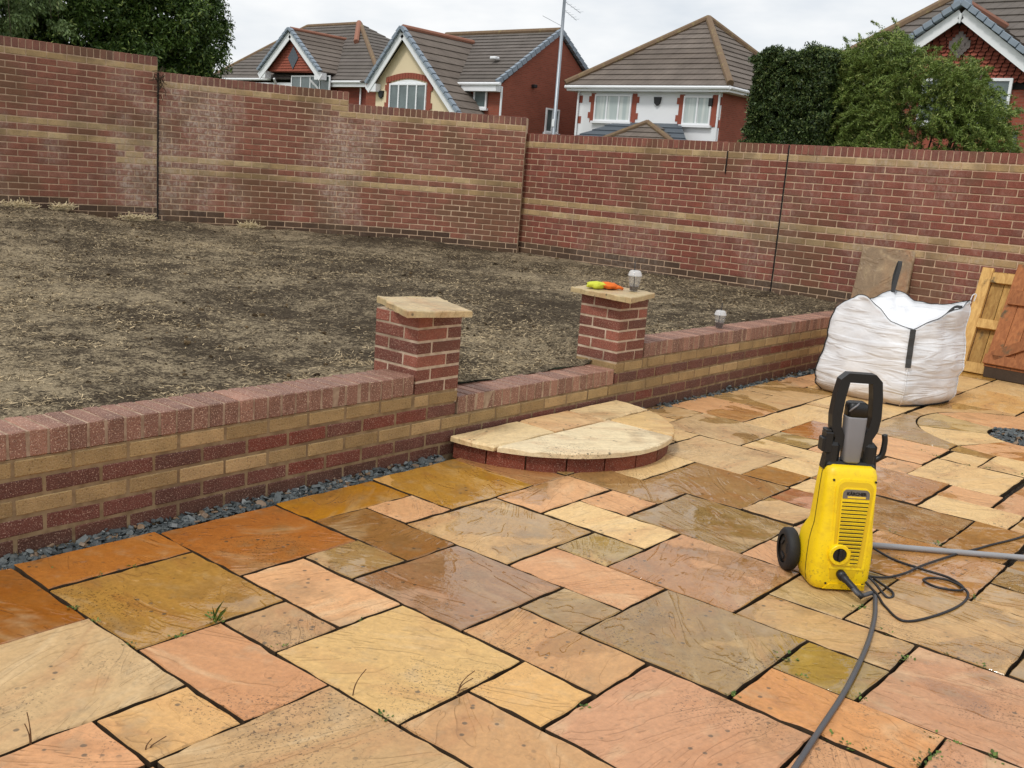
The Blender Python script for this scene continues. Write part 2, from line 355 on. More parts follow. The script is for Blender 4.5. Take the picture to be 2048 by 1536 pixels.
# ------------------------------------------------------------------ paving
SLABS = [
 (-0.643,-0.048,-0.646,-0.081,'brown'),
 (-0.048,0.522,-0.354,-0.077,'orange'),
 (-0.048,0.522,-0.941,-0.354,'ochre'),
 (0.522,1.096,-0.664,-0.099,'orange2'),
 (1.096,1.682,-0.379,-0.087,'amber'),
 (1.682,2.284,-0.642,-0.078,'amber2'),
 (2.284,2.559,-0.642,-0.064,'pink'),
 (1.385,1.682,-0.642,-0.379,'peach'),
 (1.096,1.385,-0.954,-0.379,'stain'),
 (0.811,1.096,-0.954,-0.664,'olive'),
 (0.522,0.811,-1.230,-0.664,'peach'),
 (0.811,1.385,-1.516,-0.954,'mauve'),
 (1.385,1.983,-1.231,-0.642,'tan'),
 (1.983,2.561,-0.929,-0.642,'peach'),
 (2.561,2.838,-1.204,-0.640,'brown2'),
 (2.280,2.561,-1.204,-0.929,'peach'),
 (1.983,2.280,-1.502,-0.929,'cream'),
 (1.692,1.983,-1.502,-1.231,'olive2'),
 (1.385,1.692,-1.790,-1.231,'pink2'),
 (1.112,1.385,-1.790,-1.516,'olive'),
 (1.692,2.280,-2.079,-1.502,'pink'),
 (1.112,1.692,-2.370,-1.790,'olive'),
 (0.811,1.112,-2.081,-1.516,'tan2'),
 (0.540,0.811,-2.081,-1.796,'yellow'),
 (0.255,0.811,-1.796,-1.230,'yellow2'),
 (0.255,0.522,-1.230,-0.941,'olive3'),
 (-0.048,0.255,-1.504,-0.941,'orange3'),
 (-0.925,-0.048,-1.231,-0.646,'greytan'),
 (-0.333,-0.048,-1.504,-1.231,'yellow3'),
 (-0.916,-0.333,-1.512,-1.231,'pink3'),
 (-0.324,0.255,-2.084,-1.504,'tan3'),
 (0.255,0.540,-2.374,-1.796,'tan2'),
 (0.540,1.112,-2.654,-2.081,'pink4'),
 (1.112,1.397,-2.934,-2.370,'orange4'),
 (1.397,1.692,-2.662,-2.370,'olive4'),
 (1.692,1.973,-2.662,-2.079,'tan'),
 (1.973,2.561,-2.383,-2.079,'speck'),
 (2.280,2.556,-2.079,-1.797,'pink2'),
 (2.561,2.828,-2.085,-1.797,'greytan'),
 (2.280,2.838,-1.797,-1.204,'olive'),
 (2.838,3.413,-1.511,-0.927,'brown2'),
 (2.838,3.413,-0.927,-0.646,'cream'),
 (3.413,3.989,-1.212,-0.620,'greytan'),
 (3.708,3.989,-0.620,-0.342,'cream'),
 (3.989,4.575,-0.907,-0.313,'greytan'),
 (4.232,4.575,-0.313,0.002,'tan'),
 (4.575,5.122,-0.614,-0.029,'peach'),
 (5.122,5.653,-0.332,-0.040,'tan'),
 (5.122,5.653,-0.607,-0.332,'tan'),
 (5.653,6.194,-0.602,-0.033,'tan'),
 (6.194,6.572,-0.323,-0.026,'peach'),
 (4.575,5.097,-0.891,-0.614,'cream2'),
 (5.097,5.599,-1.210,-0.614,'cream2'),
 (4.280,4.565,-1.208,-0.907,'olive2'),
 (3.989,4.280,-1.499,-0.907,'cream'),
 (4.280,4.570,-1.608,-1.208,'peach'),
 (3.711,3.989,-1.499,-1.212,'cream'),
 (3.413,3.711,-1.497,-1.212,'amber3'),
 (3.141,3.407,-1.796,-1.511,'red'),
 (2.838,3.141,-1.792,-1.511,'tan'),
 (3.134,3.687,-2.373,-1.796,'brown2'),
 (2.561,3.134,-2.667,-2.085,'streak'),
 (3.134,3.687,-2.650,-2.373,'orange5'),
 (2.831,3.108,-3.249,-2.667,'olive'),
 (2.561,2.831,-3.251,-2.667,'tan'),
 (1.973,2.561,-2.954,-2.383,'tan'),
 (1.397,1.973,-3.260,-2.662,'pink4'),
 (1.973,2.239,-3.539,-2.954,'olive'),
 (0.801,1.397,-3.532,-2.934,'pink4'),
 (0.538,1.112,-2.934,-2.654,'pink2'),
 (3.687,4.280,-2.080,-1.499,'pink'),
 (4.280,4.844,-2.338,-1.822,'cream2'),
 (4.000,4.280,-2.367,-2.080,'peach'),
 (3.687,4.000,-2.535,-2.080,'cream'),
 (4.844,5.124,-2.065,-1.837,'cream2'),
 (-2.635,-1.773,-0.660,-0.085,'cream2'),
 (-2.635,-2.060,-1.235,-0.660,'cream2'),
 (-2.635,-1.773,-1.810,-1.235,'tan2'),
 (-2.635,-1.773,-2.384,-1.810,'ochre'),
 (-2.635,-1.773,-2.959,-2.384,'olive'),
 (-2.635,-1.773,-3.534,-2.959,'yellow'),
 (-2.635,-1.773,-4.109,-3.534,'orange'),
 (-2.635,-1.773,-4.684,-4.109,'tan2'),
 (-2.635,-1.773,-5.258,-4.684,'cream'),
 (-2.635,-2.060,-5.546,-5.258,'cream'),
 (-2.060,-1.198,-1.235,-0.660,'orange'),
 (-2.060,-1.485,-5.546,-5.258,'greytan'),
 (-1.773,-0.911,-0.646,-0.085,'olive'),
 (-1.773,-0.916,-1.810,-1.235,'olive'),
 (-1.773,-0.911,-2.384,-1.810,'olive'),
 (-1.773,-0.911,-2.959,-2.384,'tan2'),
 (-1.773,-0.911,-3.534,-2.959,'peach'),
 (-1.773,-0.911,-4.109,-3.534,'olive'),
 (-1.773,-0.911,-4.684,-4.109,'peach'),
 (-1.773,-0.911,-5.258,-4.684,'cream'),
 (-1.485,-0.911,-5.546,-5.258,'peach'),
 (-1.198,-0.925,-1.235,-0.660,'tan2'),
 (-0.911,-0.643,-0.646,-0.085,'orange'),
 (-0.911,-0.324,-2.097,-1.512,'tan2'),
 (-0.911,-0.048,-2.672,-2.097,'yellow'),
 (-0.911,-0.048,-3.247,-2.672,'yellow'),
 (-0.911,-0.048,-3.821,-3.247,'ochre'),
 (-0.911,-0.048,-4.396,-3.821,'peach'),
 (-0.911,-0.048,-4.971,-4.396,'greytan'),
 (-0.911,-0.048,-5.546,-4.971,'yellow'),
 (-0.048,0.255,-2.672,-2.084,'cream'),
 (-0.048,0.538,-3.247,-2.672,'tan2'),
 (-0.048,0.526,-3.821,-3.247,'yellow'),
 (-0.048,0.814,-4.396,-3.821,'ochre'),
 (-0.048,0.814,-4.971,-4.396,'ochre'),
 (-0.048,0.814,-5.546,-4.971,'cream2'),
 (0.255,0.540,-2.672,-2.374,'greytan'),
 (0.538,0.801,-3.534,-2.934,'ochre'),
 (0.526,1.101,-3.821,-3.532,'peach'),
 (0.814,1.676,-4.396,-3.821,'peach'),
 (0.814,1.389,-4.971,-4.396,'pink'),
 (0.814,1.676,-5.546,-4.971,'cream'),
 (1.101,1.676,-3.821,-3.532,'peach'),
 (1.397,1.973,-3.534,-3.260,'cream'),
 (1.389,2.251,-4.971,-4.396,'ochre'),
 (1.676,2.538,-4.109,-3.539,'cream'),
 (1.676,2.251,-4.396,-4.109,'greytan'),
 (1.676,2.538,-5.546,-4.971,'cream'),
 (2.239,2.561,-3.534,-2.954,'ochre'),
 (2.251,2.826,-4.684,-4.109,'pink'),
 (2.251,2.826,-4.971,-4.684,'yellow'),
 (2.559,3.400,-0.640,-0.085,'olive'),
 (2.561,3.113,-3.821,-3.251,'pink'),
 (2.538,3.113,-4.109,-3.821,'ochre'),
 (2.538,3.400,-5.546,-4.971,'cream'),
 (2.828,3.134,-2.085,-1.797,'peach'),
 (2.826,3.688,-4.684,-4.109,'cream'),
 (2.826,3.400,-4.971,-4.684,'ochre'),
 (3.108,3.975,-3.247,-2.667,'tan'),
 (3.113,3.975,-3.821,-3.247,'greytan'),
 (3.113,3.688,-4.109,-3.821,'olive'),
 (3.400,3.975,-0.342,-0.085,'orange'),
 (3.400,3.708,-0.620,-0.373,'cream2'),
 (3.413,3.687,-1.796,-1.497,'cream'),
 (3.400,4.263,-5.258,-4.684,'greytan'),
 (3.400,3.975,-5.546,-5.258,'greytan'),
 (3.688,4.263,-4.396,-3.821,'tan'),
 (3.688,4.263,-4.684,-4.396,'orange'),
 (3.989,4.232,-0.313,-0.085,'cream2'),
 (4.000,4.837,-2.959,-2.367,'pink'),
 (3.975,4.550,-3.534,-2.959,'ochre'),
 (3.975,4.550,-3.821,-3.534,'cream2'),
 (3.975,4.550,-5.546,-5.258,'yellow'),
 (4.263,5.125,-4.396,-3.821,'greytan'),
 (4.263,5.125,-4.971,-4.396,'orange'),
 (4.263,4.837,-5.258,-4.971,'tan'),
 (4.575,5.097,-1.235,-0.891,'orange'),
 (4.570,5.125,-1.822,-1.235,'peach'),
 (4.550,5.412,-3.534,-2.959,'cream'),
 (4.550,5.125,-3.821,-3.534,'olive'),
 (4.550,5.125,-5.546,-5.258,'tan2'),
 (4.844,5.700,-2.672,-2.065,'cream'),
 (4.837,5.412,-2.959,-2.672,'yellow'),
 (4.837,5.412,-5.258,-4.971,'cream'),
 (5.125,5.987,-1.810,-1.210,'olive'),
 (5.124,5.700,-2.065,-1.810,'olive'),
 (5.125,5.700,-4.109,-3.534,'tan2'),
 (5.125,5.987,-4.684,-4.109,'ochre'),
 (5.125,5.700,-4.971,-4.684,'peach'),
 (5.125,5.700,-5.546,-5.258,'olive'),
 (5.412,6.274,-3.247,-2.672,'tan'),
 (5.412,5.987,-3.534,-3.247,'olive'),
 (5.412,5.987,-5.258,-4.971,'greytan'),
 (5.700,6.562,-1.210,-0.602,'cream'),
 (5.700,6.562,-2.384,-1.810,'pink'),
 (5.700,6.274,-2.672,-2.384,'cream2'),
 (5.700,6.562,-4.109,-3.534,'orange'),
 (5.700,6.274,-4.971,-4.684,'yellow'),
 (5.700,6.274,-5.546,-5.258,'peach'),
 (5.987,6.849,-1.810,-1.235,'tan'),
 (5.987,6.562,-3.534,-3.247,'pink'),
 (5.987,6.849,-4.684,-4.109,'yellow'),
 (5.987,6.562,-5.258,-4.971,'cream'),
 (6.274,6.562,-0.602,-0.323,'yellow'),
 (6.274,7.137,-2.959,-2.384,'peach'),
 (6.274,6.849,-3.247,-2.959,'olive'),
 (6.274,6.849,-4.971,-4.684,'yellow'),
 (6.274,6.849,-5.546,-5.258,'olive'),
 (6.572,7.424,-0.660,-0.085,'peach'),
 (6.562,7.424,-1.235,-0.660,'tan2'),
 (6.562,7.424,-2.384,-1.810,'tan2'),
 (6.562,7.424,-3.821,-3.247,'cream'),
 (6.562,7.137,-4.109,-3.821,'tan2'),
 (6.562,7.137,-5.258,-4.971,'peach'),
 (6.849,7.711,-1.810,-1.235,'yellow'),
 (6.849,7.424,-3.247,-2.959,'yellow'),
 (6.849,7.711,-4.684,-4.109,'peach'),
 (6.849,7.424,-4.971,-4.684,'cream'),
 (6.849,7.424,-5.546,-5.258,'olive'),
 (7.137,7.999,-2.959,-2.384,'pink'),
 (7.137,7.711,-4.109,-3.821,'tan2'),
 (7.137,7.711,-5.258,-4.971,'peach'),
 (7.424,8.286,-0.660,-0.085,'orange'),
 (7.424,8.286,-1.235,-0.660,'cream2'),
 (7.424,8.286,-2.384,-1.810,'greytan'),
 (7.424,7.999,-3.534,-2.959,'orange'),
 (7.424,7.999,-3.821,-3.534,'tan'),
 (7.424,7.999,-4.971,-4.684,'peach'),
 (7.424,7.999,-5.546,-5.258,'ochre'),
 (7.711,8.574,-1.810,-1.235,'cream2'),
 (7.711,8.574,-4.396,-3.821,'ochre'),
 (7.711,8.286,-4.684,-4.396,'pink'),
 (7.711,8.286,-5.258,-4.971,'greytan'),
 (7.999,8.861,-2.959,-2.384,'cream'),
 (7.999,8.861,-3.534,-2.959,'yellow'),
 (7.999,8.574,-3.821,-3.534,'cream2'),
 (7.999,8.574,-4.971,-4.684,'peach'),
 (7.999,8.574,-5.546,-5.258,'cream2'),
 (8.286,8.861,-0.660,-0.085,'yellow'),
 (8.286,8.861,-1.235,-0.660,'ochre'),
 (8.286,8.861,-2.384,-1.810,'pink'),
 (8.286,8.861,-4.684,-4.396,'tan2'),
 (8.286,8.861,-5.258,-4.971,'yellow'),
 (8.574,8.861,-1.810,-1.235,'yellow'),
 (8.574,8.861,-4.109,-3.534,'orange'),
 (8.574,8.861,-4.396,-4.109,'cream2'),
 (8.574,8.861,-4.971,-4.684,'cream2'),
 (8.574,8.861,-5.546,-5.258,'cream2'),
]

PAL = dict(brown=(176, 112, 62, .92), orange=(204, 140, 90, .90), ochre=(206, 166, 106, .80), orange2=(200, 132, 86, .92), amber=(204, 150, 74, .92), amber2=(212, 168, 98, .62),
           pink=(208, 162, 128, .45), peach=(224, 176, 134, .32), stain=(158, 118, 78, .85), olive=(184, 158, 118, .60), mauve=(176, 140, 116, .62), tan=(206, 174, 130, .45),
           brown2=(186, 154, 118, .80), cream=(236, 208, 160, .24), olive2=(198, 176, 128, .45), pink2=(214, 164, 126, .28), tan2=(204, 162, 118, .32), yellow=(224, 182, 120, .14),
           yellow2=(216, 184, 126, .16), olive3=(188, 156, 118, .35), orange3=(210, 154, 112, .14), greytan=(206, 180, 142, .30), yellow3=(222, 180, 122, .14), pink3=(224, 170, 130, .12),
           tan3=(192, 162, 122, .18), pink4=(202, 154, 126, .28), orange4=(218, 156, 98, .18), olive4=(174, 152, 100, .75), speck=(196, 174, 132, .40), cream2=(230, 200, 152, .16),
           amber3=(212, 164, 110, .62), red=(190, 134, 108, .50), streak=(210, 164, 120, .58), orange5=(202, 160, 112, .70))
PALS = {k: lin(v[0] * .95, v[1] * .90, v[2] * .80)[:3] + (v[3],) for k, v in PAL.items()}
DRAIN = (6.04, -2.12); RING_R = .775; DRAIN_R = .31
pb = MB(); pb.span((-3.2, -6.2, -.09), (9.4, .05, -.033))
patio = pb.build('patio', 'joint_bed', kind='structure')
def slab_mesh(poly, z0, z1, mat='sandstone', jit=.0045, seg=.05, ch=.003, tilt=(0, 0), warp=.0016):
    """riven flag: jittered outline, chipped arris, slightly warped top"""
    o = []
    for i, p in enumerate(poly):
        q = poly[(i + 1) % len(poly)]; L = math.dist(p, q); n = max(1, int(L / seg))
        for k in range(n):
            t = k / n; o.append((p[0] + (q[0] - p[0]) * t, p[1] + (q[1] - p[1]) * t))
    cx = sum(p[0] for p in o) / len(o); cy = sum(p[1] for p in o) / len(o); n = len(o)
    R1 = []; R2 = []; R3 = []
    sd_ = random.random() * 50
    for i, p in enumerate(o):
        dx, dy = p[0] - cx, p[1] - cy; L = math.hypot(dx, dy) or 1
        j = (noise.noise((p[0] * 11, p[1] * 11, sd_)) * 1.4 + random.uniform(-.5, .5)) * jit
        c = ch * random.uniform(.55, 1.7); zt = z1 + tilt[0] * dx + tilt[1] * dy + random.uniform(-1, 1) * warp
        a = (p[0] + dx / L * j, p[1] + dy / L * j)
        R1.append((a[0], a[1], z0)); R2.append((a[0], a[1], zt - c)); R3.append((a[0] - dx / L * c, a[1] - dy / L * c, zt))
    v = R1 + R2 + R3; f = [[i, (i + 1) % n, n + (i + 1) % n, n + i] for i in range(n)]
    f += [[n + i, n + (i + 1) % n, 2 * n + (i + 1) % n, 2 * n + i] for i in range(n)]
    f += [list(range(2 * n, 3 * n))]
    b = MB(); b.add(v, f); b.sides = 2 * n; return b
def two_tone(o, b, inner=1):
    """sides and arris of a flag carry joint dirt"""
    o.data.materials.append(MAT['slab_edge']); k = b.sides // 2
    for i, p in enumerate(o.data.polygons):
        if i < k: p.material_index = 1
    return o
def clip_circle(poly, c, r):
    """polygon minus a disc (boundary crossed twice)"""
    d = []
    for i, p in enumerate(poly):
        q = poly[(i + 1) % len(poly)]
        for k in range(60): d.append((p[0] + (q[0] - p[0]) * k / 60, p[1] + (q[1] - p[1]) * k / 60))
    ins = [math.dist(p, c) < r for p in d]
    if not any(ins): return poly
    if all(ins): return None
    n = len(d); st = next(i for i in range(n) if ins[i - 1] and not ins[i])
    o = []; i = st
    run = [d[(st + k) % n] for k in range(n) if not ins[(st + k) % n]]
    a1 = math.atan2(run[-1][1] - c[1], run[-1][0] - c[0]); a0 = math.atan2(run[0][1] - c[1], run[0][0] - c[0])
    da = (a0 - a1 + PI) % (2 * PI) - PI; k = max(2, int(abs(da) / .12))
    arc = [(c[0] + r * math.cos(a1 + da * t / k), c[1] + r * math.sin(a1 + da * t / k)) for t in range(k + 1)]
    keep = [p for j, p in enumerate(run) if j in (0, len(run) - 1) or min(math.dist(p, q) for q in poly) < 1e-6]
    return keep + arc
SLABS += [(4.27, 4.575, -1.835, -1.60, 'peach'), (5.59, 5.70, -1.21, -.61, 'tan'), (6.19, 6.28, -.61, -.33, 'tan'), (3.695, 3.995, -2.67, -2.53, 'tan')]
for a0, a1, b0, b1, cn in SLABS:
    g = lambda: random.uniform(.0045, .0095)
    poly = [(a0 + g(), b0 + g()), (a1 - g(), b0 + g()), (a1 - g(), b1 - g()), (a0 + g(), b1 - g())]
    poly = clip_circle(poly, DRAIN, RING_R + .012)
    if not poly: continue
    ar = 0
    for i in range(len(poly)): ar += poly[i][0] * poly[(i + 1) % len(poly)][1] - poly[(i + 1) % len(poly)][0] * poly[i][1]
    if abs(ar) / 2 < .006: continue
    if max(p[0] for p in poly) > 8.9: continue
    sm = slab_mesh(poly, -.045, random.uniform(-.003, .003), tilt=(random.uniform(-.004, .004), random.uniform(-.004, .004)))
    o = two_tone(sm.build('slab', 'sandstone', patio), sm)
    c = PALS[cn]; k = random.uniform(.94, 1.06); o.color = (c[0] * k, c[1] * k, c[2] * k, c[3])
# ring of cut stones round the drain
angs = [73, 117, 157, 200, 243, 286, 329, 374]
for i in range(len(angs)):
    t0, t1 = angs[i], angs[(i + 1) % len(angs)] + (360 if i == len(angs) - 1 else 0)
    t0 += .7; t1 -= .7; n = 6; poly = []
    for k in range(n + 1): a = math.radians(t0 + (t1 - t0) * k / n); poly.append((DRAIN[0] + RING_R * math.cos(a), DRAIN[1] + RING_R * math.sin(a)))
    for k in range(n, -1, -1): a = math.radians(t0 + (t1 - t0) * k / n); poly.append((DRAIN[0] + DRAIN_R * math.cos(a), DRAIN[1] + DRAIN_R * math.sin(a)))
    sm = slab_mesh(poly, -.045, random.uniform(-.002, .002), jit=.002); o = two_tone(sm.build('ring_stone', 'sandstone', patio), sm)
    c = PALS[['olive2', 'cream', 'peach', 'tan', 'peach', 'cream2', 'tan', 'peach'][i]]; o.color = c

# ------------------------------------------------------------------ brick pieces
BM = {}
def brick_mesh(size, mat, ch=.005):
    k = (size, mat)
    if k not in BM:
        BM[k] = []
        for _ in range(4):
            v, f = cbox(*size, ch)
            v = [tuple(c + random.uniform(-.0013, .0013) for c in p) for p in v]
            BM[k].append((v, f, MB().add(v, f, 0.0).mesh('brick', mat)))
    return BM[k]
def lay(bricks, parent, limit=300, name='brick'):
    """bricks: (center, rz, size, mat). The ones that show largest become parts, the rest one stuff part per material"""
    sc = sorted(bricks, key=lambda b: -in_frame(b[0], 40) * (1 if in_frame(b[0], 40) else 0))
    rest = {}
    n = 0
    for c, rz, size, mat in sc:
        var = random.choice(brick_mesh(size, mat))
        if in_frame(c, 40) and n < limit:
            o = bpy.data.objects.new(name, var[2]); link(o, parent); o.location = c; o.rotation_euler = (random.uniform(-.004, .004), random.uniform(-.006, .006), rz + random.uniform(-.004, .004)); n += 1
        else:
            R = Matrix.Rotation(rz, 3, 'Z'); cc = Vector(c); rest.setdefault(mat, MB()).add([tuple(R @ Vector(p) + cc) for p in var[0]], var[1])
    for mat, b in rest.items(): b.build('brickwork', mat, parent, kind='stuff')
    return n

# ------------------------------------------------------------------ low retaining wall
low = empty('low_garden_wall', (0, 0, 0), label='low brick garden wall banded red and cream with brick-on-edge coping', cat='wall')
P1 = (2.04, 2.365); P2 = (3.885, 4.21); LX0, LX1 = -2.6, 9.03
BL, BW, BH = .215, .1025, .0645
br = []
def course(z, mat, off, x0, x1, dy=0):
    i = math.floor((x0 - off) / .225)
    x = off + i * .225
    while x < x1:
        a, b = max(x + .005, x0), min(x + .22, x1)
        if b - a > .03: br.append((((a + b) / 2, BW / 2 + random.uniform(-.0012, .0015) + dy, z + .0375), 0, (round(b - a, 3), BW, BH), mat))
        x += .225
course(-.005, 'brick_base', 0, LX0, LX1); course(.07, 'brick_red', .1125, LX0, LX1); course(.145, 'brick_cream', 0, LX0, LX1)
for a, b in ((LX0, P1[1] - .005), (P2[0] + .005, LX1)): course(.22, 'brick_red', .1125, a, b)
for a, b in ((LX0, P1[0] - .01), (P2[1] + .01, LX1)): course(.295, 'brick_cream', 0, a, b)
def coping(x0, x1, z):
    n = round((x1 - x0) / .0755); p = (x1 - x0) / n
    for i in range(n):
        br.append(((x0 + (i + .5) * p, .1075 + random.uniform(-.003, .003), z + .0525 + random.uniform(-.0015, .0015)), 0, (round(p - .0085, 3), .215, .1025), 'brick_coping'))
coping(LX0, P1[0] - .008, .37); coping(P1[1] + .008, P2[0] - .008, .22); coping(P2[1] + .008, LX1, .37)
m = MB(); m.span((LX0, .0032, -.06), (P1[1] - .02, .205, .371)); m.span((P1[1] - .02, .0032, -.06), (P2[0] + .02, .205, .221)); m.span((P2[0] + .02, .0032, -.06), (LX1, .205, .371)); m.build('mortar', 'mortar_low', low); m = MB()
m.span((LX0, .0035, .374), (P1[0] - .012, .211, .4695)); m.span((P1[1] + .012, .0035, .224), (P2[0] - .012, .211, .3195)); m.span((P2[1] + .012, .0035, .374), (LX1, .211, .4695))
m.build('coping_mortar', 'mortar_coping', low)
lay(br, low, 300)
# pillars
for k, (x0, x1, lab) in enumerate(((P1[0], P1[1], 'red brick pier left of the half-round step, under a tilted stone cap'), (P2[0], P2[1], 'red brick pier right of the half-round step, with a cup on its cap'))):
    pr = empty('brick_pier', ((x0 + x1) / 2, .1635, .295), label=lab, cat='pier', group='brick piers on the low wall')
    cx, cy, s = 0, 0, (x1 - x0) / 2; pbk = []
    for c in range(7):
        z = c * .0705 + .034; mat = 'brick_cream' if c == 0 else 'brick_pillar'
        hl, hw = BL / 2, BW / 2
        if c % 2 == 0: L = [(-s + hw, -s + hl, PI / 2), (-s + hl, s - hw, 0), (s - hw, s - hl, PI / 2), (s - hl, -s + hw, 0)]
        else: L = [(-s + hl, -s + hw, 0), (-s + hw, s - hl, PI / 2), (s - hl, s - hw, 0), (s - hw, -s + hl, PI / 2)]
        for x, y, r in L: pbk.append(((x, y, z), r, (BL, BW, .0605), mat))
    MB().span((-s + .0025, -s + .0025, .001), (s - .0025, s - .0025, .491)).build('mortar', 'mortar_pillar', pr)
    for c, rz, size, mat in pbk:
        o = bpy.data.objects.new('brick', random.choice(brick_mesh(size, mat, .004))[2]); link(o, pr); o.location = c; o.rotation_euler = (0, 0, rz)
# loose stone caps
def cap_stone(pts, z, lab, col, tilt=(0, 0)):
    c = (sum(p[0] for p in pts) / 4, sum(p[1] for p in pts) / 4)
    b = slab_mesh([(p[0] - c[0], p[1] - c[1]) for p in pts], 0, .033, jit=.009, seg=.04, ch=.004, warp=.003)
    o = b.build('stone_cap', 'sandstone', label=lab, cat='cap stone', group='loose stone caps on the piers'); o.location = (c[0], c[1], z); o.rotation_euler = (*tilt, 0); o.color = lin(*col)[:3] + (.12,)
cap_stone([(1.895, -.06), (2.235, -.185), (2.505, .325), (2.165, .45)], .79, 'pale square stone slab sitting askew on the left brick pier', (196, 176, 132), (-.012, .0))
cap_stone([(3.755, -.155), (4.23, -.03), (4.35, .47), (3.86, .40)], .788, 'pale stone slab on the right pier under a glove and a cup', (190, 170, 126))

# half-round step
SC_, SR = (3.105, -.02), .80
st = empty('half_round_step', (SC_[0], SC_[1], 0), label='half-round stone step with red brick riser below the wall gap', cat='step')
core = [((.745) * math.cos(PI + PI * k / 24), .745 * math.sin(PI + PI * k / 24), -.02) for k in range(25)]
MB().prism(core, (0, 0, .102)).build('core', 'mortar_low', st)
nb = 11
for k in range(nb):
    a = PI + PI * (k + .5) / nb; arcw = PI / nb * .745 - .008
    # slightly curved riser brick as a wedge
    n = 3; pts = []
    for q in range(n + 1): t_ = a + (q / n - .5) * arcw / .745; pts.append((.770 * math.cos(t_), .770 * math.sin(t_), -.012))
    for q in range(n, -1, -1): t_ = a + (q / n - .5) * arcw / .745; pts.append((.69 * math.cos(t_), .69 * math.sin(t_), -.012))
    MB().prism(pts, (0, 0, .094)).build('brick', 'brick_riser', st)
def tread(x0, x1, y0, y1, col, wet=.05):
    """part of the half disc between the given local limits"""
    pts = []
    ring = [(SR * math.cos(PI + PI * k / 60), SR * math.sin(PI + PI * k / 60)) for k in range(61)]
    inside = [p for p in ring if x0 <= p[0] <= x1 and y0 <= p[1] <= y1]
    def clampx(y): return math.sqrt(max(SR ** 2 - y ** 2, 0))
    def clampy(x): return -math.sqrt(max(SR ** 2 - x ** 2, 0))
    P = []
    # walk: top-left, (left side), arc, top-right
    tl = max(x0, -clampx(y1)); tr = min(x1, clampx(y1))
    P.append((tl, y1))
    if x0 > -SR + .01 and clampy(x0) < y1: P.append((x0, max(clampy(x0), y0)))
    elif -clampx(y0) > x0 and y0 > -SR: pass
    P += inside
    if y0 > -SR:
        l, r = max(x0, -clampx(y0)), min(x1, clampx(y0))
        P += [(l, y0), (r, y0)] if l < r else []
    if x1 < SR - .01 and clampy(x1) < y1: P.append((x1, max(clampy(x1), y0)))
    P.append((tr, y1))
    cx = sum(p[0] for p in P) / len(P); cy = sum(p[1] for p in P) / len(P)
    P = sorted(set((round(p[0], 4), round(p[1], 4)) for p in P), key=lambda p: math.atan2(p[1] - cy, p[0] - cx))
    o = slab_mesh(P, .085, .117 + random.uniform(-.002, .002), jit=.004, seg=.09, ch=.007).build('tread_slab', 'sandstone', st); o.color = lin(*col)[:3] + (wet,)
g = .009
tread(-SR, -.215 - g, -.285 + g, .0, (232, 206, 156)); tread(-.215 + g, .27 - g, -.285 + g, .0, (220, 182, 132)); tread(.27 + g, SR, -.285 + g, .0, (230, 202, 152))
tread(-SR, .30 - g, -SR, -.285 - g, (234, 216, 176)); tread(.30 + g, SR, -SR, -.285 - g, (214, 178, 118))

# ------------------------------------------------------------------ boundary walls
def path_fn(pts):
    P = spline([(p[0], p[1], 0) for p in pts], 24); S = [0]
    for a, b in zip(P, P[1:]): S.append(S[-1] + (b - a).length)
    def fn(s):
        s = min(max(s, 0), S[-1] - 1e-6); i = int(np.searchsorted(S, s, side='right')) - 1
        t_ = (s - S[i]) / (S[i + 1] - S[i]); p = P[i].lerp(P[i + 1], t_); d = (P[i + 1] - P[i]).normalized()
        return p, math.atan2(d.y, d.x)
    return fn, S[-1]
PATH_L, LEN_L = path_fn([(-4, 8.52), (-1, 8.55), (2, 8.5), (3.68, 8.40), (5.40, 8.12), (6.6, 7.62), (7.62, 6.98), (8.42, 6.18), (9.06, 5.22)])
PATH_R, LEN_R = path_fn([(9.16, 5.62), (9.15, 4.2), (9.15, 2.9), (9.14, 1.47), (9.08, .4), (8.98, -.6), (8.88, -1.7), (8.75, -3.0), (8.6, -4.4)])
def s_at(fn, L, f):                                   # arc length where f(p) changes sign
    k = [fn(L * i / 4000) for i in range(4001)]
    return next(L * i / 4000 for i, (p, a) in enumerate(k) if f(p))
S_J1 = s_at(PATH_L, LEN_L, lambda p: p.x > 5.36); S_STEP = s_at(PATH_L, LEN_L, lambda p: p.x > 7.52); S_C = s_at(PATH_R, LEN_R, lambda p: p.y < 1.47)
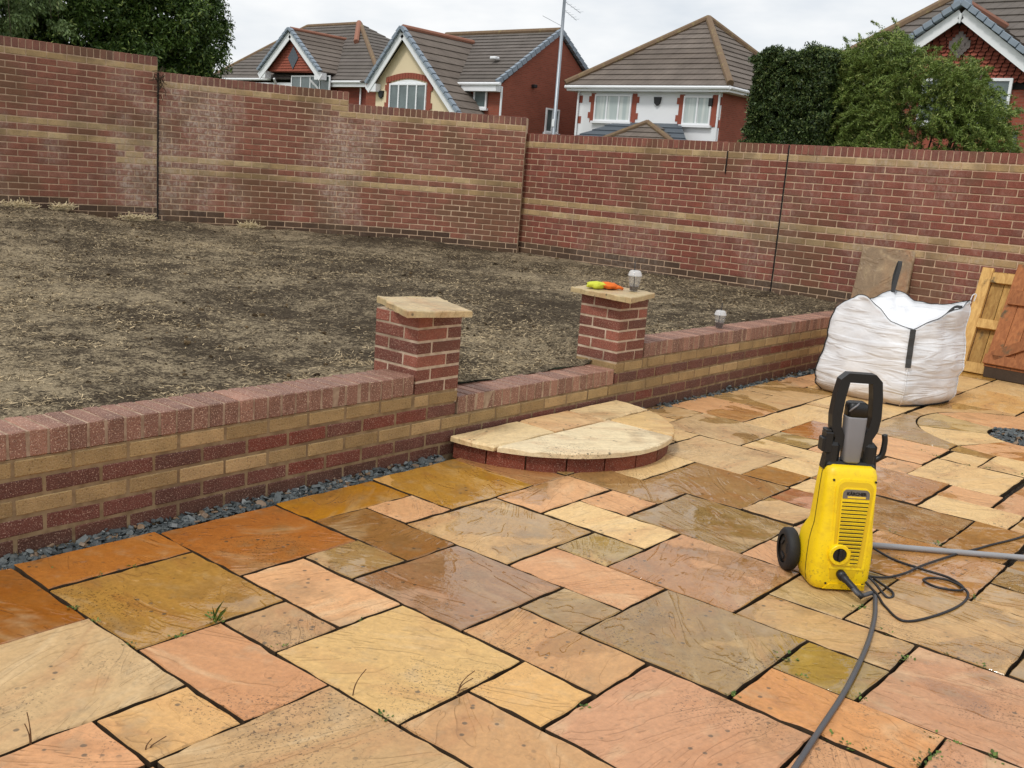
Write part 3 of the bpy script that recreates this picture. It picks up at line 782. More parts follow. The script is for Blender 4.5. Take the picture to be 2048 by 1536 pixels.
def garden_wall(name, lab, fn, s0, s1, tops, zbot, stripes, red, side=1, special=None, end=False):
    """tops: list of (s_from, s_to, cream_top_z); courses step by .075 downwards; stripes: course indices counted from the first top"""
    root = empty(name, fn((s0 + s1) / 2)[0], label=lab, cat='wall', group='tall boundary wall panels')
    loc = root.location.copy(); B = []
    zt0 = tops[0][2]
    def put(sa, sb, z, h, mat, dep=.1025):
        p, a = fn((sa + sb) / 2); n = Vector((math.sin(a), -math.cos(a), 0))      # towards the garden
        c = p - n * dep / 2 + n * random.uniform(-.0015, .0015)
        B.append(((c.x - loc.x, c.y - loc.y, z - loc.z), a, (round(sb - sa, 3), dep, h), mat))
    for (a, b, zt) in tops:
        n = round((b - a) / .0755); p = (b - a) / n
        for i in range(n): put(a + i * p + .0045, a + (i + 1) * p - .0045, zt + .057, .1025, red + '_cop', .215)
    ci = 0; z = zt0 - .075
    while z > zbot:
        act = [q for q in tops if q[2] > z + .07]; a = min(q[0] for q in act); b = max(q[1] for q in act)
        off = .1125 * (ci % 2); i = math.floor((a - off) / .225); s = off + i * .225
        while s < b:
            x, y = max(s + .005, a + .004), min(s + .22, b - .004)
            if y - x > .03:
                p_, _ = fn((x + y) / 2); gz = float(soil_z(p_.x, p_.y - .15)) if p_.y > .2 else 0
                first = any(q[0] <= (x + y) / 2 <= q[1] and abs(q[2] - .075 - z) < .01 for q in tops)
                m_ = 'wall_cream' if (first or ci in stripes) else red
                if special: m_ = special(ci, (x + y) / 2, y - x) or m_
                if z < gz + .10 and m_ == red: m_ = 'wall_soil_stained'
                if z > gz - .16: put(x, y, z + .0375, BH, m_)
            s += .225
        ci += 1; z -= .075
    # mortar core follows the curve
    core = MB()
    for (a, b, zt) in tops:
        n = max(2, int((b - a) / .2)); v = []; f = []
        for i in range(n + 1):
            p, an = fn(a + (b - a) * i / n); nn = Vector((math.sin(an), -math.cos(an), 0))
            for d in (.0055, .209):
                for z in (zbot, zt + .100): q = p - nn * d; v.append((q.x - loc.x, q.y - loc.y, z - loc.z))
        for i in range(n): o = i * 4; f += [[o, o + 4, o + 5, o + 1], [o + 1, o + 5, o + 7, o + 3], [o + 3, o + 7, o + 6, o + 2], [o + 2, o + 6, o + 4, o]]
        f += [[0, 1, 3, 2], [n * 4, n * 4 + 2, n * 4 + 3, n * 4 + 1]]; core.add(v, f)
    core.build('mortar', 'mortar_wall', root)
    # in_frame is asked in world space
    Bw = [((c[0] + loc.x, c[1] + loc.y, c[2] + loc.z), a, s, m_) for c, a, s, m_ in B]
    order = sorted(range(len(B)), key=lambda i: -in_frame(Bw[i][0], 20)); n = 0; rest = {}
    for i in order:
        c, a, size, m_ = B[i]; var = random.choice(brick_mesh(size, m_, .004))
        if n < 300 and in_frame(Bw[i][0], 20):
            o = bpy.data.objects.new('brick', var[2]); link(o, root); o.location = c; o.rotation_euler = (random.uniform(-.004, .004), random.uniform(-.006, .006), a); n += 1
        else:
            R = Matrix.Rotation(a, 3, 'Z'); rest.setdefault(m_, MB()).add([tuple(R @ Vector(p) + Vector(c)) for p in var[0]], var[1])
    for m_, b in rest.items(): b.build('brickwork', m_, root, kind='stuff')
    return root
brick_mat('wall_red_cop', (132, 86, 72), (116, 76, 65), (142, 96, 80), .25, .8, .7, .25, 'old')
brick_mat('wall_red2_cop', (132, 78, 65), (114, 68, 58), (142, 88, 74), .25, .8, .7, .2, 'old')
def left_special(ci, s, L):                            # the cream bands turn down beside the movement joint
    d = S_J1 - s
    if d < .13 and ci in (10, 11, 12, 13): return 'wall_cream'
    if .22 < d < .47 and ci in (13, 14): return 'wall_cream'
    if d < .47 and ci == 15: return 'wall_cream'
garden_wall('boundary_wall', 'leftmost and tallest boundary wall panel, patchy white, ending at the overgrown joint', PATH_L, 0, S_J1, [(0, S_J1, 2.505)], .25, (10, 12), 'wall_red', special=left_special)
garden_wall('boundary_wall', 'curved boundary wall panel stepping down once between the overgrown joint and the corner', PATH_L, S_J1 + .014, LEN_L, [(S_J1 + .014, S_STEP, 2.335), (S_STEP, LEN_L, 2.185)], .1, (12, 14), 'wall_red',
            special=lambda ci, s, L: 'wall_cream' if (ci in (1, 2) and 0 < S_STEP - s < .22) else None)
garden_wall('boundary_wall', 'straight red boundary wall panel between the corner and the black joint', PATH_R, .02, S_C, [(.02, S_C, 1.985)], .1, (10, 12), 'wall_red2')
garden_wall('boundary_wall', 'red boundary wall panel behind the leaning slab, white bag and gate', PATH_R, S_C + .012, LEN_R, [(S_C + .012, LEN_R, 1.985)], -.12, (10, 12), 'wall_red2')
# ------------------------------------------------------------------ loose stuff: slate chippings, dead grass, clods
def chips(name, pts, size, lab, parent=None):
    V = []; F = []; R = []
    for (x, y, z) in pts:
        s = size * random.lognormvariate(0, .38); n = random.randint(5, 7)
        rot = Matrix.Rotation(random.uniform(0, 6.28), 3, 'Z') @ Matrix.Rotation(random.gauss(0, .38), 3, 'X') @ Matrix.Rotation(random.gauss(0, .38), 3, 'Y')
        th = s * random.uniform(.10, .26); el = random.uniform(.5, .85)
        ring = [(s * math.cos(6.283 * k / n) * random.uniform(.7, 1.1), s * el * math.sin(6.283 * k / n) * random.uniform(.7, 1.1)) for k in range(n)]
        b = len(V)
        for dz, k in ((-th, .85), (th, .8)):
            for p in ring: V.append(tuple(rot @ Vector((p[0] * k, p[1] * k, dz * random.uniform(.6, 1.1))) + Vector((x, y, z))))
        r = random.random()
        fs = [[b + k for k in range(n)][::-1], [b + n + k for k in range(n)]] + [[b + k, b + (k + 1) % n, b + n + (k + 1) % n, b + n + k] for k in range(n)]
        F += fs; R += [r] * len(fs)
    m = MB(); m.v = V; m.f = F; m.r = R
    o = m.build(name, 'slate', parent, recalc=False); return tag(o, lab, 'gravel', kind='stuff')
pts = []
for _ in range(3400):
    x = random.uniform(-.6, 8.6) if random.random() < .5 else random.uniform(-.3, 3.0)
    if 2.25 < x < 3.9: continue
    y = -.078 * random.random() ** .8 + .004
    pts.append((x, y, -.020 + .034 * (1 + y / .09) * random.random() + .004))
chips('slate_chippings', pts, .016, 'grey slate chippings in a strip along the foot of the low wall')
pts = []
for _ in range(650):
    a = random.uniform(0, 6.283); r_ = (DRAIN_R - .015) * math.sqrt(random.random()); pts.append((DRAIN[0] + r_ * math.cos(a), DRAIN[1] + r_ * math.sin(a), random.uniform(-.03, .0)))
chips('slate_pebbles', pts, .020, 'grey slate chippings filling the round drain in the paving')
# dead grass thatch: many tiny blades lying flat, thicker where the lawn was not raked off
N = 190000
u = rng.random(N); D = 3.2 + 9.8 * u ** 1.35; az = np.radians(rng.uniform(21, 76, N))
x = CAM_C[0] + D * np.sin(az); y = CAM_C[1] + D * np.cos(az)
cl = vnoise(x, y, 1.1, 5) * .55 + vnoise(x, y, 3.3, 6) * .35 + vnoise(x, y, 9, 7) * .25
ok = (x > -3.9) & (x < 9.05) & (y > .24) & (y < 8.4) & (rng.random(N) < np.clip((cl - .40) * 3.0, .05, 1))
ok &= ~((x > P1[0] - .02) & (x < P1[1] + .02) & (y < .34)); ok &= ~((x > P2[0] - .02) & (x < P2[1] + .02) & (y < .34))
x = x[ok]; y = y[ok]; n = len(x)
z = soil_z(x, y) + (vnoise(x, y, 2.2, 1) - .5) * .035 + (vnoise(x, y, 7, 2) - .5) * .025 + (vnoise(x, y, 17, 3) - .5) * .016 + .004
a = rng.uniform(0, 6.283, n); L = rng.uniform(.012, .034, n); wd = rng.uniform(.0009, .0018, n); ti = rng.normal(.12, .22, n)
d = np.stack([np.cos(a), np.sin(a), np.tan(ti)], -1) * (L / 2)[:, None]; s_ = np.stack([-np.sin(a), np.cos(a), rng.normal(0, .5, n)], -1) * wd[:, None]
c_ = np.stack([x, y, z + np.abs(d[:, 2])], -1)
V = np.stack([c_ - d - s_, c_ + d - s_, c_ + d + s_, c_ - d + s_], 1).reshape(-1, 3)
th_o = bpy.data.objects.new('dead_grass', np_mesh('dead_grass', V, np.arange(n * 4).reshape(-1, 4), 'straw', rng.random(n)))
link(th_o); tag(th_o, 'dry straw coloured dead grass scattered over the dark soil', 'grass', kind='stuff')
def clods(n, fn, size, name, lab, mat):
    m = MB()
    for _ in range(n):
        px, py, pz = fn(); s = size * random.lognormvariate(0, .45)
        v, f = cbox(s * 2, s * 1.6, s * 1.2, s * .45); R = Matrix.Rotation(random.uniform(0, 6.3), 3, 'Z') @ Matrix.Rotation(random.uniform(-.5, .5), 3, 'X')
        m.add([tuple(R @ Vector([c + random.uniform(-.25, .25) * s for c in p]) + Vector((px, py, pz))) for p in v], f)
    return m.build(name, mat, label=lab, cat='soil', kind='stuff')
def cp():
    px = random.uniform(0, 9); py = random.uniform(.3, 8); return px, py, float(soil_z(px, py))
clods(2600, cp, .006, 'soil_clods', 'small dark soil clods and roots lying on the bare soil', 'clod')
plain('straw_tuft', (210, 194, 158), .9, spec=.1, var=.3, scale=30)
def tuft(px, py, sz, lab):
    m = MB(); z0 = float(soil_z(px, py))
    for _ in range(150):
        a = random.uniform(0, 6.3); r_ = random.random() * sz; q = Vector((px + r_ * math.cos(a), py + .3 * r_ * math.sin(a), z0 + random.uniform(.0, .05)))
        d = Vector((random.gauss(0, 1), random.gauss(0, .5), random.uniform(0, .5))).normalized() * random.uniform(.04, .10)
        m.bar(q, q + d, .007, .005)
    m.build('raked_straw_heap', 'straw_tuft', label=lab, cat='straw', group='straw heaps at the wall foot')
tuft(3.72, 8.28, .26, 'pale raked straw heap at the foot of the tall wall, farthest left'); tuft(4.2, 8.25, .14, 'small pale straw heap between the two larger heaps at the wall foot')
tuft(5.05, 8.05, .28, 'pale raked straw heap just left of the overgrown wall joint'); tuft(6.35, 7.55, .16, 'thin pale straw heap right of the overgrown wall joint')

# ------------------------------------------------------------------ black joints, rusty strap, creeper
plain('joint_black', (20, 16, 16), .8); plain('dry_vine', (58, 46, 30), .9)
def joint_strip(fn, s, z0, z1, lab, wd=.012):
    p, a = fn(s); n = Vector((math.sin(a), -math.cos(a), 0)); p = p + n * .0015
    o = MB().box((0, 0, 0), (wd, .012, z1 - z0)).build('wall_joint', 'joint_black', label=lab, cat='wall joint'); o.location = (p.x, p.y, (z0 + z1) / 2); o.rotation_euler = (0, 0, a)
joint_strip(PATH_L, S_J1 + .007, .55, 2.43, 'dark movement joint between the two left boundary panels', .016)
joint_strip(PATH_R, S_C + .006, .40, 2.085, 'black movement joint running down the red boundary wall')
p, a = PATH_R(S_C - .75)
MB().box((0, 0, 0), (.022, .01, .26), ch=.002).build('iron_strap', 'joint_black', label='short black iron strap fixed high on the red boundary wall', cat='bracket').location = (p.x - .006, p.y, 1.86)
p, a = PATH_L(S_J1); v = MB()
for k in range(26):
    z = 2.45 - abs(random.gauss(0, .16)); q = Vector((p.x + random.gauss(0, .02), p.y - .02 - random.random() * .03, z))
    v.tube([q, q + Vector((random.gauss(0, .04), -.03, random.gauss(0, .04))), q + Vector((random.gauss(0, .06), -.03, random.gauss(-.03, .06)))], .004, 4)
v.build('dried_creeper', 'dry_vine', label='dried brown creeper stems hanging in the wall joint', cat='creeper')

# ------------------------------------------------------------------ leaning slab, rock
sl = slab_mesh([(-.285, -.01), (.285, 0), (.275, .615), (-.28, .605)], 0, .034, jit=.005, ch=.006).build('paving_slab', 'sandstone', label='grey-brown stone slab leaning on the red wall behind the bag', cat='slab')
sl.color = lin(126, 106, 82)[:3] + (.15,)
# local x -> along wall (-Y), local y -> up the wall, local z -> towards the garden
lean = math.radians(13)
ex = Vector((0, -1, 0)); ey = Vector((math.sin(lean), 0, math.cos(lean))); ez = ex.cross(ey)
Mx = Matrix((ex, ey, ez)).transposed().to_4x4(); Mx.translation = (8.93, .15, .474); sl.matrix_world = Mx
plain('rock', (92, 70, 52), .8, bump=.6, bscale=40, var=.3)
def lump(name, size, mat, sub=3, amp=.25, sc=1.6, seed=0, parent=None, flat=True):
    bm = bmesh.new(); bmesh.ops.create_icosphere(bm, subdivisions=sub, radius=1)
    for q in bm.verts:
        k = 1 + amp * noise.noise(q.co * sc + Vector((seed, seed * 2, 0))) + amp * .4 * noise.noise(q.co * sc * 3 + Vector((0, seed, 5)))
        q.co = Vector((q.co.x * size[0], q.co.y * size[1], q.co.z * size[2])) * k
    zmin = min(q.co.z for q in bm.verts)
    if flat:
        for q in bm.verts: q.co.z = max(q.co.z - zmin * .8, 0)
    me = bpy.data.meshes.new(name); bm.to_mesh(me); bm.free(); me.materials.append(MAT[mat]); me.polygons.foreach_set('use_smooth', [True] * len(me.polygons))
    return link(bpy.data.objects.new(name, me), parent)
o = lump('rock', (.125, .07, .045), 'rock', seed=3); o.location = (7.95, .13, .472); o.rotation_euler = (0, 0, .3)
tag(o, 'brown stone lying on the far end of the low wall', 'rock')

# ------------------------------------------------------------------ glove and cups
plain('hivis_yellow', (200, 204, 62), .8, bump=.4, var=.1); plain('hivis_orange', (222, 108, 30), .8, bump=.4, var=.1); plain('rubber_black', (22, 20, 20), .75)
gl = empty('work_glove', (4.0, .235, .822), math.radians(-28), label='crumpled yellow and orange work glove on the right pier cap', cat='glove')
o = lump('cuff', (.065, .052, .026), 'hivis_yellow', seed=1, amp=.35, parent=gl); o.location = (-.055, 0, .002)
o = lump('palm', (.07, .05, .024), 'hivis_orange', seed=2, amp=.35, parent=gl); o.location = (.03, -.005, .002)
for k, (fy, fa) in enumerate(((-.035, -.35), (-.012, -.1), (.012, .12), (.034, .32))):
    L = .06 + .01 * (k in (1, 2)); m = MB().tube([(0, 0, .012), (L * .5, 0, .020), (L, 0, .010)], [.011, .0115, .008], 8); o = m.build('finger', 'hivis_orange', gl, smooth=True); o.location = (.065, fy, 0); o.rotation_euler = (0, 0, fa)
o = MB().tube([(0, 0, .01), (.03, .015, .014), (.05, .03, .008)], [.012, .011, .008], 8).build('thumb', 'rubber_black', gl, smooth=True); o.location = (-.01, .04, 0)
t = NT('clear_plastic'); t.fin((.80, .82, .84, 1), .12, .6); t.set(t.b.inputs['Alpha'], .09)
t = NT('lid_plastic'); t.fin((.88, .89, .90, 1), .14, .6); t.set(t.b.inputs['Alpha'], .34)
plain('iced_coffee', (40, 22, 15), .3); plain('straw_black', (24, 20, 20), .4)
def cup(loc, lab, fill, rz):
    r_ = empty('plastic_cup', loc, rz, label=lab, cat='cup', group='clear plastic drink cups')
    MB().lathe([(.0, .001), (.026, .001), (.029, .004), (.0455, .105), (.0465, .108), (.0450, .108), (.0280, .006), (.0, .004)], 28).build('cup_body', 'clear_plastic', r_, smooth=True)
    MB().lathe([(.0478, .104), (.0485, .112), (.0455, .115), (.0430, .126), (.036, .138), (.024, .143), (.010, .144), (.010, .142), (.024, .141), (.035, .136), (.0415, .125), (.044, .114), (.0465, .106)], 28).build('dome_lid', 'lid_plastic', r_, smooth=True)
    MB().lathe([(.0, .005), (.0262, .0065), (.0262 + fill * .15, fill), (.0, fill)], 24).build('drink', 'iced_coffee', r_, smooth=False)
    MB().tube([(.012, .0, .008), (.002, .004, .1), (-.006, .008, .20)], .0032, 6).build('drinking_straw', 'straw_black', r_, smooth=True)
cup((4.125, .075, .822), 'clear dome-lidded cup with coffee dregs on the right pier cap', .036, .4)
cup((5.47, .12, .474), 'clear dome-lidded cup with coffee dregs on the low wall coping', .044, 2.0)

# ------------------------------------------------------------------ bulk bag
t = NT('woven_white'); n = t.noise(5, 5, .6)
c = t.mix(t.step(n, .35, .75), lin(222, 223, 226), lin(238, 239, 241)); sx = t.n('ShaderNodeSeparateXYZ'); t.set(sx.inputs[0], t.pos)
dz = t.math('ADD', sx.outputs['Z'], t.math('MULTIPLY', t.math('SUBTRACT', t.noise(7, 4), .5), .16))
c = t.mix(t.math('MULTIPLY', t.step(dz, .13, .02), .6), c, lin(176, 150, 118))
fold = t.noise(2.2, 2, .5, vec=t.map((.8, .8, 5.5)), dist=1.5); t.bump(t.math('ADD', t.math('MULTIPLY', t.step(fold, .42, .62), .8), t.math('MULTIPLY', t.noise(5, 3, .55, vec=t.map((.7, .7, 1.6)), dist=1.0), 1.1)), .40, .018)
t.fin(c, .48, .45)
plain('webbing', (62, 62, 62), .85, bump=.5); plain('stitch', (40, 38, 36), .9); plain('bag_sand', (150, 124, 92), .95, bump=.8)
BC = Vector((6.56, -.90, 0)); E1 = Vector((-.86, -.51, 0)); E2 = Vector((-.51, .86, 0))
bag = empty('bulk_bag', BC, label='full white woven bulk bag slumped open on the paving', cat='bag')
TOPZ = [(-180, .83), (-158, .76), (-135, .75), (-110, .775), (-90, .83), (-70, .785), (-45, .735), (-20, .665), (0, .61), (18, .64), (36, .735), (52, .80), (66, .805), (80, .73), (90, .665), (112, .70), (140, .72), (162, .77), (180, .83)]
def topz(deg):
    return float(np.interp(((deg + 180) % 360) - 180, [p[0] for p in TOPZ], [p[1] for p in TOPZ]))
NA, NZ = 128, 34
def bagpt(deg, v, k=1.0):
    a = math.radians(deg); ca, sa = abs(math.cos(a)), abs(math.sin(a)); ex_ = 1.20
    r_ = 1 / (ca ** ex_ + sa ** ex_) ** (1 / ex_)
    bul = .985 + .045 * math.sin(PI * min(v * 1.15 + .12, 1)) - (.10 if math.sin(a) > 0 else .045) * v ** 1.6 - .12 * max(0, .08 - v) / .08
    z = v * (topz(deg) + .022 * noise.noise((deg * .06, 0, 2.0))); q = Vector((math.cos(a) * .50, math.sin(a) * (.60 if math.sin(a) > 0 else .535), 0)) * r_ * bul * k * .96
    f = .055 * noise.noise((q.x * 3.2, q.y * 3.2, z * 3.6)) + .03 * v * noise.noise((q.x * 7, q.y * 7, 8.0)) + .012 * noise.noise((q.x * 5, q.y * 5, z * 15 + 9)) + .007 * math.sin(z * 46 + 5 * noise.noise((q.x * 4, q.y * 4, z * 5))) * max(0, noise.noise((q.x * 3 + 4, q.y * 3, z * 4))) * 2
    q *= 1 + f * 1.6
    return Vector((E1.x * q.x + E2.x * q.y, E1.y * q.x + E2.y * q.y, z + .004))
V_ = [tuple(bagpt(360 * i / NA, j / NZ)) for j in range(NZ + 1) for i in range(NA)]
F_ = [[j * NA + i, j * NA + (i + 1) % NA, (j + 1) * NA + (i + 1) % NA, (j + 1) * NA + i] for j in range(NZ) for i in range(NA)]
F_.append(list(range(NA))[::-1])
o2 = len(V_)
NR = 12
for j in range(1, NR + 1):                              # the fabric sags in over the fill
    w_ = (j / NR) ** .55
    for i in range(NA):
        q = bagpt(360 * i / NA, 1.0); k = 1 - .925 * j / NR
        nz_ = .045 * noise.noise((q.x * k * 6, q.y * k * 6, 3.1)) + .018 * noise.noise((q.x * k * 17, q.y * k * 17, 1.0))
        V_.append((q.x * k, q.y * k, q.z * (1 - w_) + .555 * w_ + nz_ * 1.3 * min(1, j / 3)))
for j in range(NR):
    for i in range(NA):
        a_ = (NZ * NA + i, NZ * NA + (i + 1) % NA) if j == 0 else (o2 + (j - 1) * NA + i, o2 + (j - 1) * NA + (i + 1) % NA)
        F_.append([a_[0], a_[1], o2 + j * NA + (i + 1) % NA, o2 + j * NA + i])
F_.append([o2 + (NR - 1) * NA + i for i in range(NA)])
MB().add(V_, F_).build('sack', 'woven_white', bag, smooth=True)
for dg in (0, 90, -90, 180):
    pth = [bagpt(dg, v / 30, 1.006) for v in range(0, 31)]
    MB().tube(pth, .0055, 6).build('seam', 'stitch' if dg == 90 else 'woven_white', bag, smooth=True)
rim = [bagpt(360 * i / 96, 1.0, 1.0) + Vector((0, 0, .002)) for i in range(97)]
MB().tube(rim, .0025, 5, cap=False).build('rim_hem', 'stitch', bag, smooth=True)
bh = [bagpt(360 * i / 60, .012, 1.01) for i in range(-18, 3)]; MB().tube(bh, .006, 5).build('base_seam', 'stitch', bag, smooth=True)
def strap(path, wdir, wd, name, mat='webbing'):
    m = MB(); P = [Vector(p) for p in path]; v = []; f = []
    for i, p in enumerate(P):
        d = (P[min(i + 1, len(P) - 1)] - P[max(i - 1, 0)]).normalized(); x = Vector(wdir).normalized(); nn = d.cross(x).normalized() * .002
        for s1 in (-1, 1):
            for s2 in (-1, 1): v.append(tuple(p + x * wd / 2 * s1 + nn * s2))
    for i in range(len(P) - 1): o = i * 4; f += [[o, o + 4, o + 5, o + 1], [o + 1, o + 5, o + 7, o + 3], [o + 3, o + 7, o + 6, o + 2], [o + 2, o + 6, o + 4, o]]
    f += [[0, 1, 3, 2], [len(P) * 4 - 4, len(P) * 4 - 2, len(P) * 4 - 1, len(P) * 4 - 3]]
    m.add(v, f); m.build(name, mat, bag)
strap([bagpt(0, v, 1.025) for v in np.linspace(.52, 1.0, 10)], E2, .042, 'lifting_strap')
q = bagpt(180, 1.0); strap(spline([q + Vector((0, 0, -.06)), q + Vector((.0, .01, .10)), q + Vector((-.02, -.02, .235)), q + Vector((-.035, -.03, .19)), q + Vector((-.02, .0, -.02))], 6), E2, .032, 'lifting_loop')
q = bagpt(-75, 1.0); strap(spline([q * .97, q * .80 + Vector((0, 0, .11)), q * .52 + Vector((0, 0, .13)), q * .42 + Vector((0, 0, .12)), q * .55 + Vector((0, 0, .10)), q * .85 + Vector((0, 0, .08))], 6), (0, 0, 1), .022, 'lifting_loop')
q = bagpt(-90, 1.0); MB().tube(spline([q, q + Vector((.01, -.01, .05)), q + Vector((.03, -.03, .055)), q + Vector((.03, -.02, .0))], 6), .004, 6).build('tie_cord', 'woven_white', bag, smooth=True)

# ------------------------------------------------------------------ pressure washer
t = NT('washer_yellow'); n_ = t.noise(14, 3, .65); col = t.mix(t.step(n_, .48, .72), lin(248, 212, 16), lin(234, 196, 24)); sx = t.n('ShaderNodeSeparateXYZ'); t.set(sx.inputs[0], t.pos)
low_ = t.step(t.math('ADD', sx.outputs['Z'], t.math('MULTIPLY', t.math('SUBTRACT', n_, .5), .3)), .22, .0); spl = t.step(t.noise(70, 3, .75), .56, .66)
col = t.mix(t.math('MULTIPLY', spl, t.math('ADD', t.math('MULTIPLY', low_, .55), .12)), col, lin(134, 108, 58)); t.fin(col, t.math('ADD', t.math('MULTIPLY', n_, .25), .28), .5); plain('washer_yellow_dark', (222, 184, 18), .45)
plain('washer_black', (24, 24, 25), .42, var=.15, bump=.15, bscale=200); plain('washer_grey', (128, 126, 128), .5); plain('badge_grey', (112, 104, 96), .45); plain('tyre', (30, 30, 32), .7, bump=.3)
plain('slot_dark', (60, 46, 8), .7); plain('slot_lip', (244, 206, 60), .4)
WN = Vector((-.74, -.673, 0)).normalized(); WX = Vector((-WN.y * -1, WN.x * -1, 0))
wr = empty('pressure_washer', (2.300, -2.192, 0), math.atan2(WN.y, WN.x) - PI / 2, label='yellow pressure washer with black handle standing on the paving', cat='pressure washer')
def L3(u, y, z): return (-u, y, z)                       # u = to the viewer's right when facing the front
SECT = [(.004, .100, -.07, .098), (.012, .112, -.09, .112), (.05, .122, -.115, .121), (.12, .124, -.125, .123), (.19, .122, -.115, .120), (.225, .117, -.085, .117), (.26, .110, -.060, .113),
        (.33, .108, -.055, .106), (.42, .106, -.050, .098), (.475, .103, -.046, .090), (.497, .096, -.042, .082), (.508, .080, -.034, .068)]
def yf(z): return float(np.interp(z, [s[0] for s in SECT], [s[3] for s in SECT]))
n = 48; v = []; f = []
for (z, hw, yb, yf_) in SECT:
    for k in range(n):
        a = 2 * PI * k / n; ca, sa = math.cos(a), math.sin(a); e = 2 / 5.5
        v.append(L3(hw * math.copysign(abs(ca) ** e, ca), (yf_ + yb) / 2 + (yf_ - yb) / 2 * math.copysign(abs(sa) ** e, sa), z))
for i in range(len(SECT) - 1):
    for k in range(n): f.append([i * n + k, i * n + (k + 1) % n, (i + 1) * n + (k + 1) % n, (i + 1) * n + k])
f += [list(range(n))[::-1], list(range((len(SECT) - 1) * n, len(SECT) * n))]
MB().add(v, f).build('housing', 'washer_yellow', wr, smooth=True)
def frontpoly(outline, lift=.0, th=.006):
    """flat panel that follows the sloping front face: outline in (u, z)"""
    b = [L3(u, yf(z) + lift - th, z) for u, z in outline]; m = MB(); n_ = len(b)
    t_ = [L3(u, yf(z) + lift, z) for u, z in outline]
    m.add(b + t_, [list(range(n_, 2 * n_))] + [[i, (i + 1) % n_, n_ + (i + 1) % n_, n_ + i] for i in range(n_)]); return m
def arch(u0, u1, z0, z1, r_, ub0=None, ub1=None):
    o = [(ub0 if ub0 is not None else u0, z0), (ub1 if ub1 is not None else u1, z0)]
    for k in range(7): a = PI / 2 * k / 6; o.append((u1 - r_ + r_ * math.cos(PI / 2 - a) if False else u1 - r_ + r_ * math.cos(a), z1 - r_ + r_ * math.sin(a)))
    for k in range(7): a = PI / 2 + PI / 2 * k / 6; o.append((u0 + r_ + r_ * math.cos(a), z1 - r_ + r_ * math.sin(a)))
    return o
frontpoly(arch(-.068, .092, .10, .462, .035, -.060, .080), .004, .010).build('front_rim', 'washer_yellow', wr)
frontpoly(arch(-.058, .082, .112, .452, .03, -.05, .07), .0048, .004).build('front_recess', 'washer_yellow_dark', wr)
frontpoly(arch(-.045, .070, .118, .430, .024, -.040, .048), .0085, .008).build('vent_panel', 'washer_yellow', wr)
frontpoly(arch(-.041, .066, .388, .424, .018), .0105, .004).build('badge', 'badge_grey', wr)
frontpoly([(-.022, .391), (.050, .391), (.050, .398), (-.022, .398)], .0115, .003).build('badge_stripe', 'slot_lip', wr)
for k in range(17):
    z = .372 - k * .0152; fr = k / 16
    u0, u1 = -.040 + .004 * fr, .066 - .018 * fr
    if z < .185: u0 = .018
    if z < .125: continue
    m = MB(); m.box(L3((u0 + u1) / 2, yf(z) + .0078, z), (u1 - u0, .003, .0045)); m.build('vent_slot', 'slot_dark', wr)
    m = MB(); m.box(L3((u0 + u1) / 2, yf(z) + .0090, z - .0045), (u1 - u0, .004, .0035), ch=.001); m.build('vent_rib', 'washer_yellow', wr)
tcv = bpy.data.curves.new('lettering', 'FONT'); tcv.body = 'KÄRCHER'; tcv.size = .0175; tcv.extrude = .0006; tcv.offset = .0006; tcv.align_x = 'CENTER'
to = bpy.data.objects.new('lettering', tcv); COL.objects.link(to); bpy.context.view_layer.update()
me = bpy.data.meshes.new_from_object(to.evaluated_get(bpy.context.evaluated_depsgraph_get())); COL.objects.unlink(to); bpy.data.objects.remove(to)
me.materials.clear(); me.materials.append(MAT['washer_black']); lo = link(bpy.data.objects.new('lettering', me), wr)
lo.matrix_parent_inverse = Matrix.Identity(4); lt = Matrix(((-1, 0, 0), (0, 0, 1), (0, 1, 0))).to_4x4(); lt.translation = L3(.0125, yf(.405) + .0118, .4025); lo.matrix_local = lt
def disc(u, z, r0, r1, y0, y1, name, mat, n=28, inner=None):
    m = MB(); prof = [(r0, y0), (r0, y1 - .002), (r0 - .002, y1), (inner or 0, y1)] + ([(inner, y0)] if inner else [])
    v = []; f = []
    for rr, yy in prof:
        for k in range(n): v.append(L3(u + rr * math.cos(2 * PI * k / n), yf(z) + yy, z + rr * math.sin(2 * PI * k / n)))
    for i in range(len(prof) - 1):
        for k in range(n): f.append([i * n + k, i * n + (k + 1) % n, (i + 1) * n + (k + 1) % n, (i + 1) * n + k])
    return m.add(v, f).build(name, mat, wr, smooth=False)
disc(-.030, .163, .042, .042, -.004, .020, 'dial_collar', 'washer_yellow', inner=.0285); disc(-.030, .163, .028, .028, -.004, .016, 'dial', 'washer_black')
MB().box(L3(-.030, yf(.163) + .018, .163), (.010, .016, .050), ch=.002).build('dial_grip', 'washer_black', wr)
frontpoly([(-.052, .058), (.030, .058), (.046, .068), (.052, .108), (-.056, .108)], .0025, .004).build('hose_recess', 'washer_yellow_dark', wr)
frontpoly([(-.07, .010), (.10, .010), (.095, .036), (-.045, .036)], .005, .008).build('foot_panel', 'washer_yellow', wr)
hx, hz = -.010, .082
MB().tube([L3(hx, yf(hz) - .01, hz), L3(hx, yf(hz) + .03, hz - .004)], .0185, 16).build('hose_socket', 'washer_black', wr, smooth=True)
for zz, uu in ((.035, .088), (.035, -.062), (.455, -.078), (.455, .09)): MB().tube([L3(uu, yf(zz) - .004, zz), L3(uu, yf(zz) + .0015, zz)], .0045, 10).build('screw', 'washer_black', wr)
sm_ = [L3(-np.interp(z, [s[0] for s in SECT], [s[1] for s in SECT]) - .0006, .035 - .05 * (z - .25), z) for z in np.linspace(.02, .49, 24)]
MB().tube(sm_, .0016, 5).build('side_seam', 'slot_dark', wr)
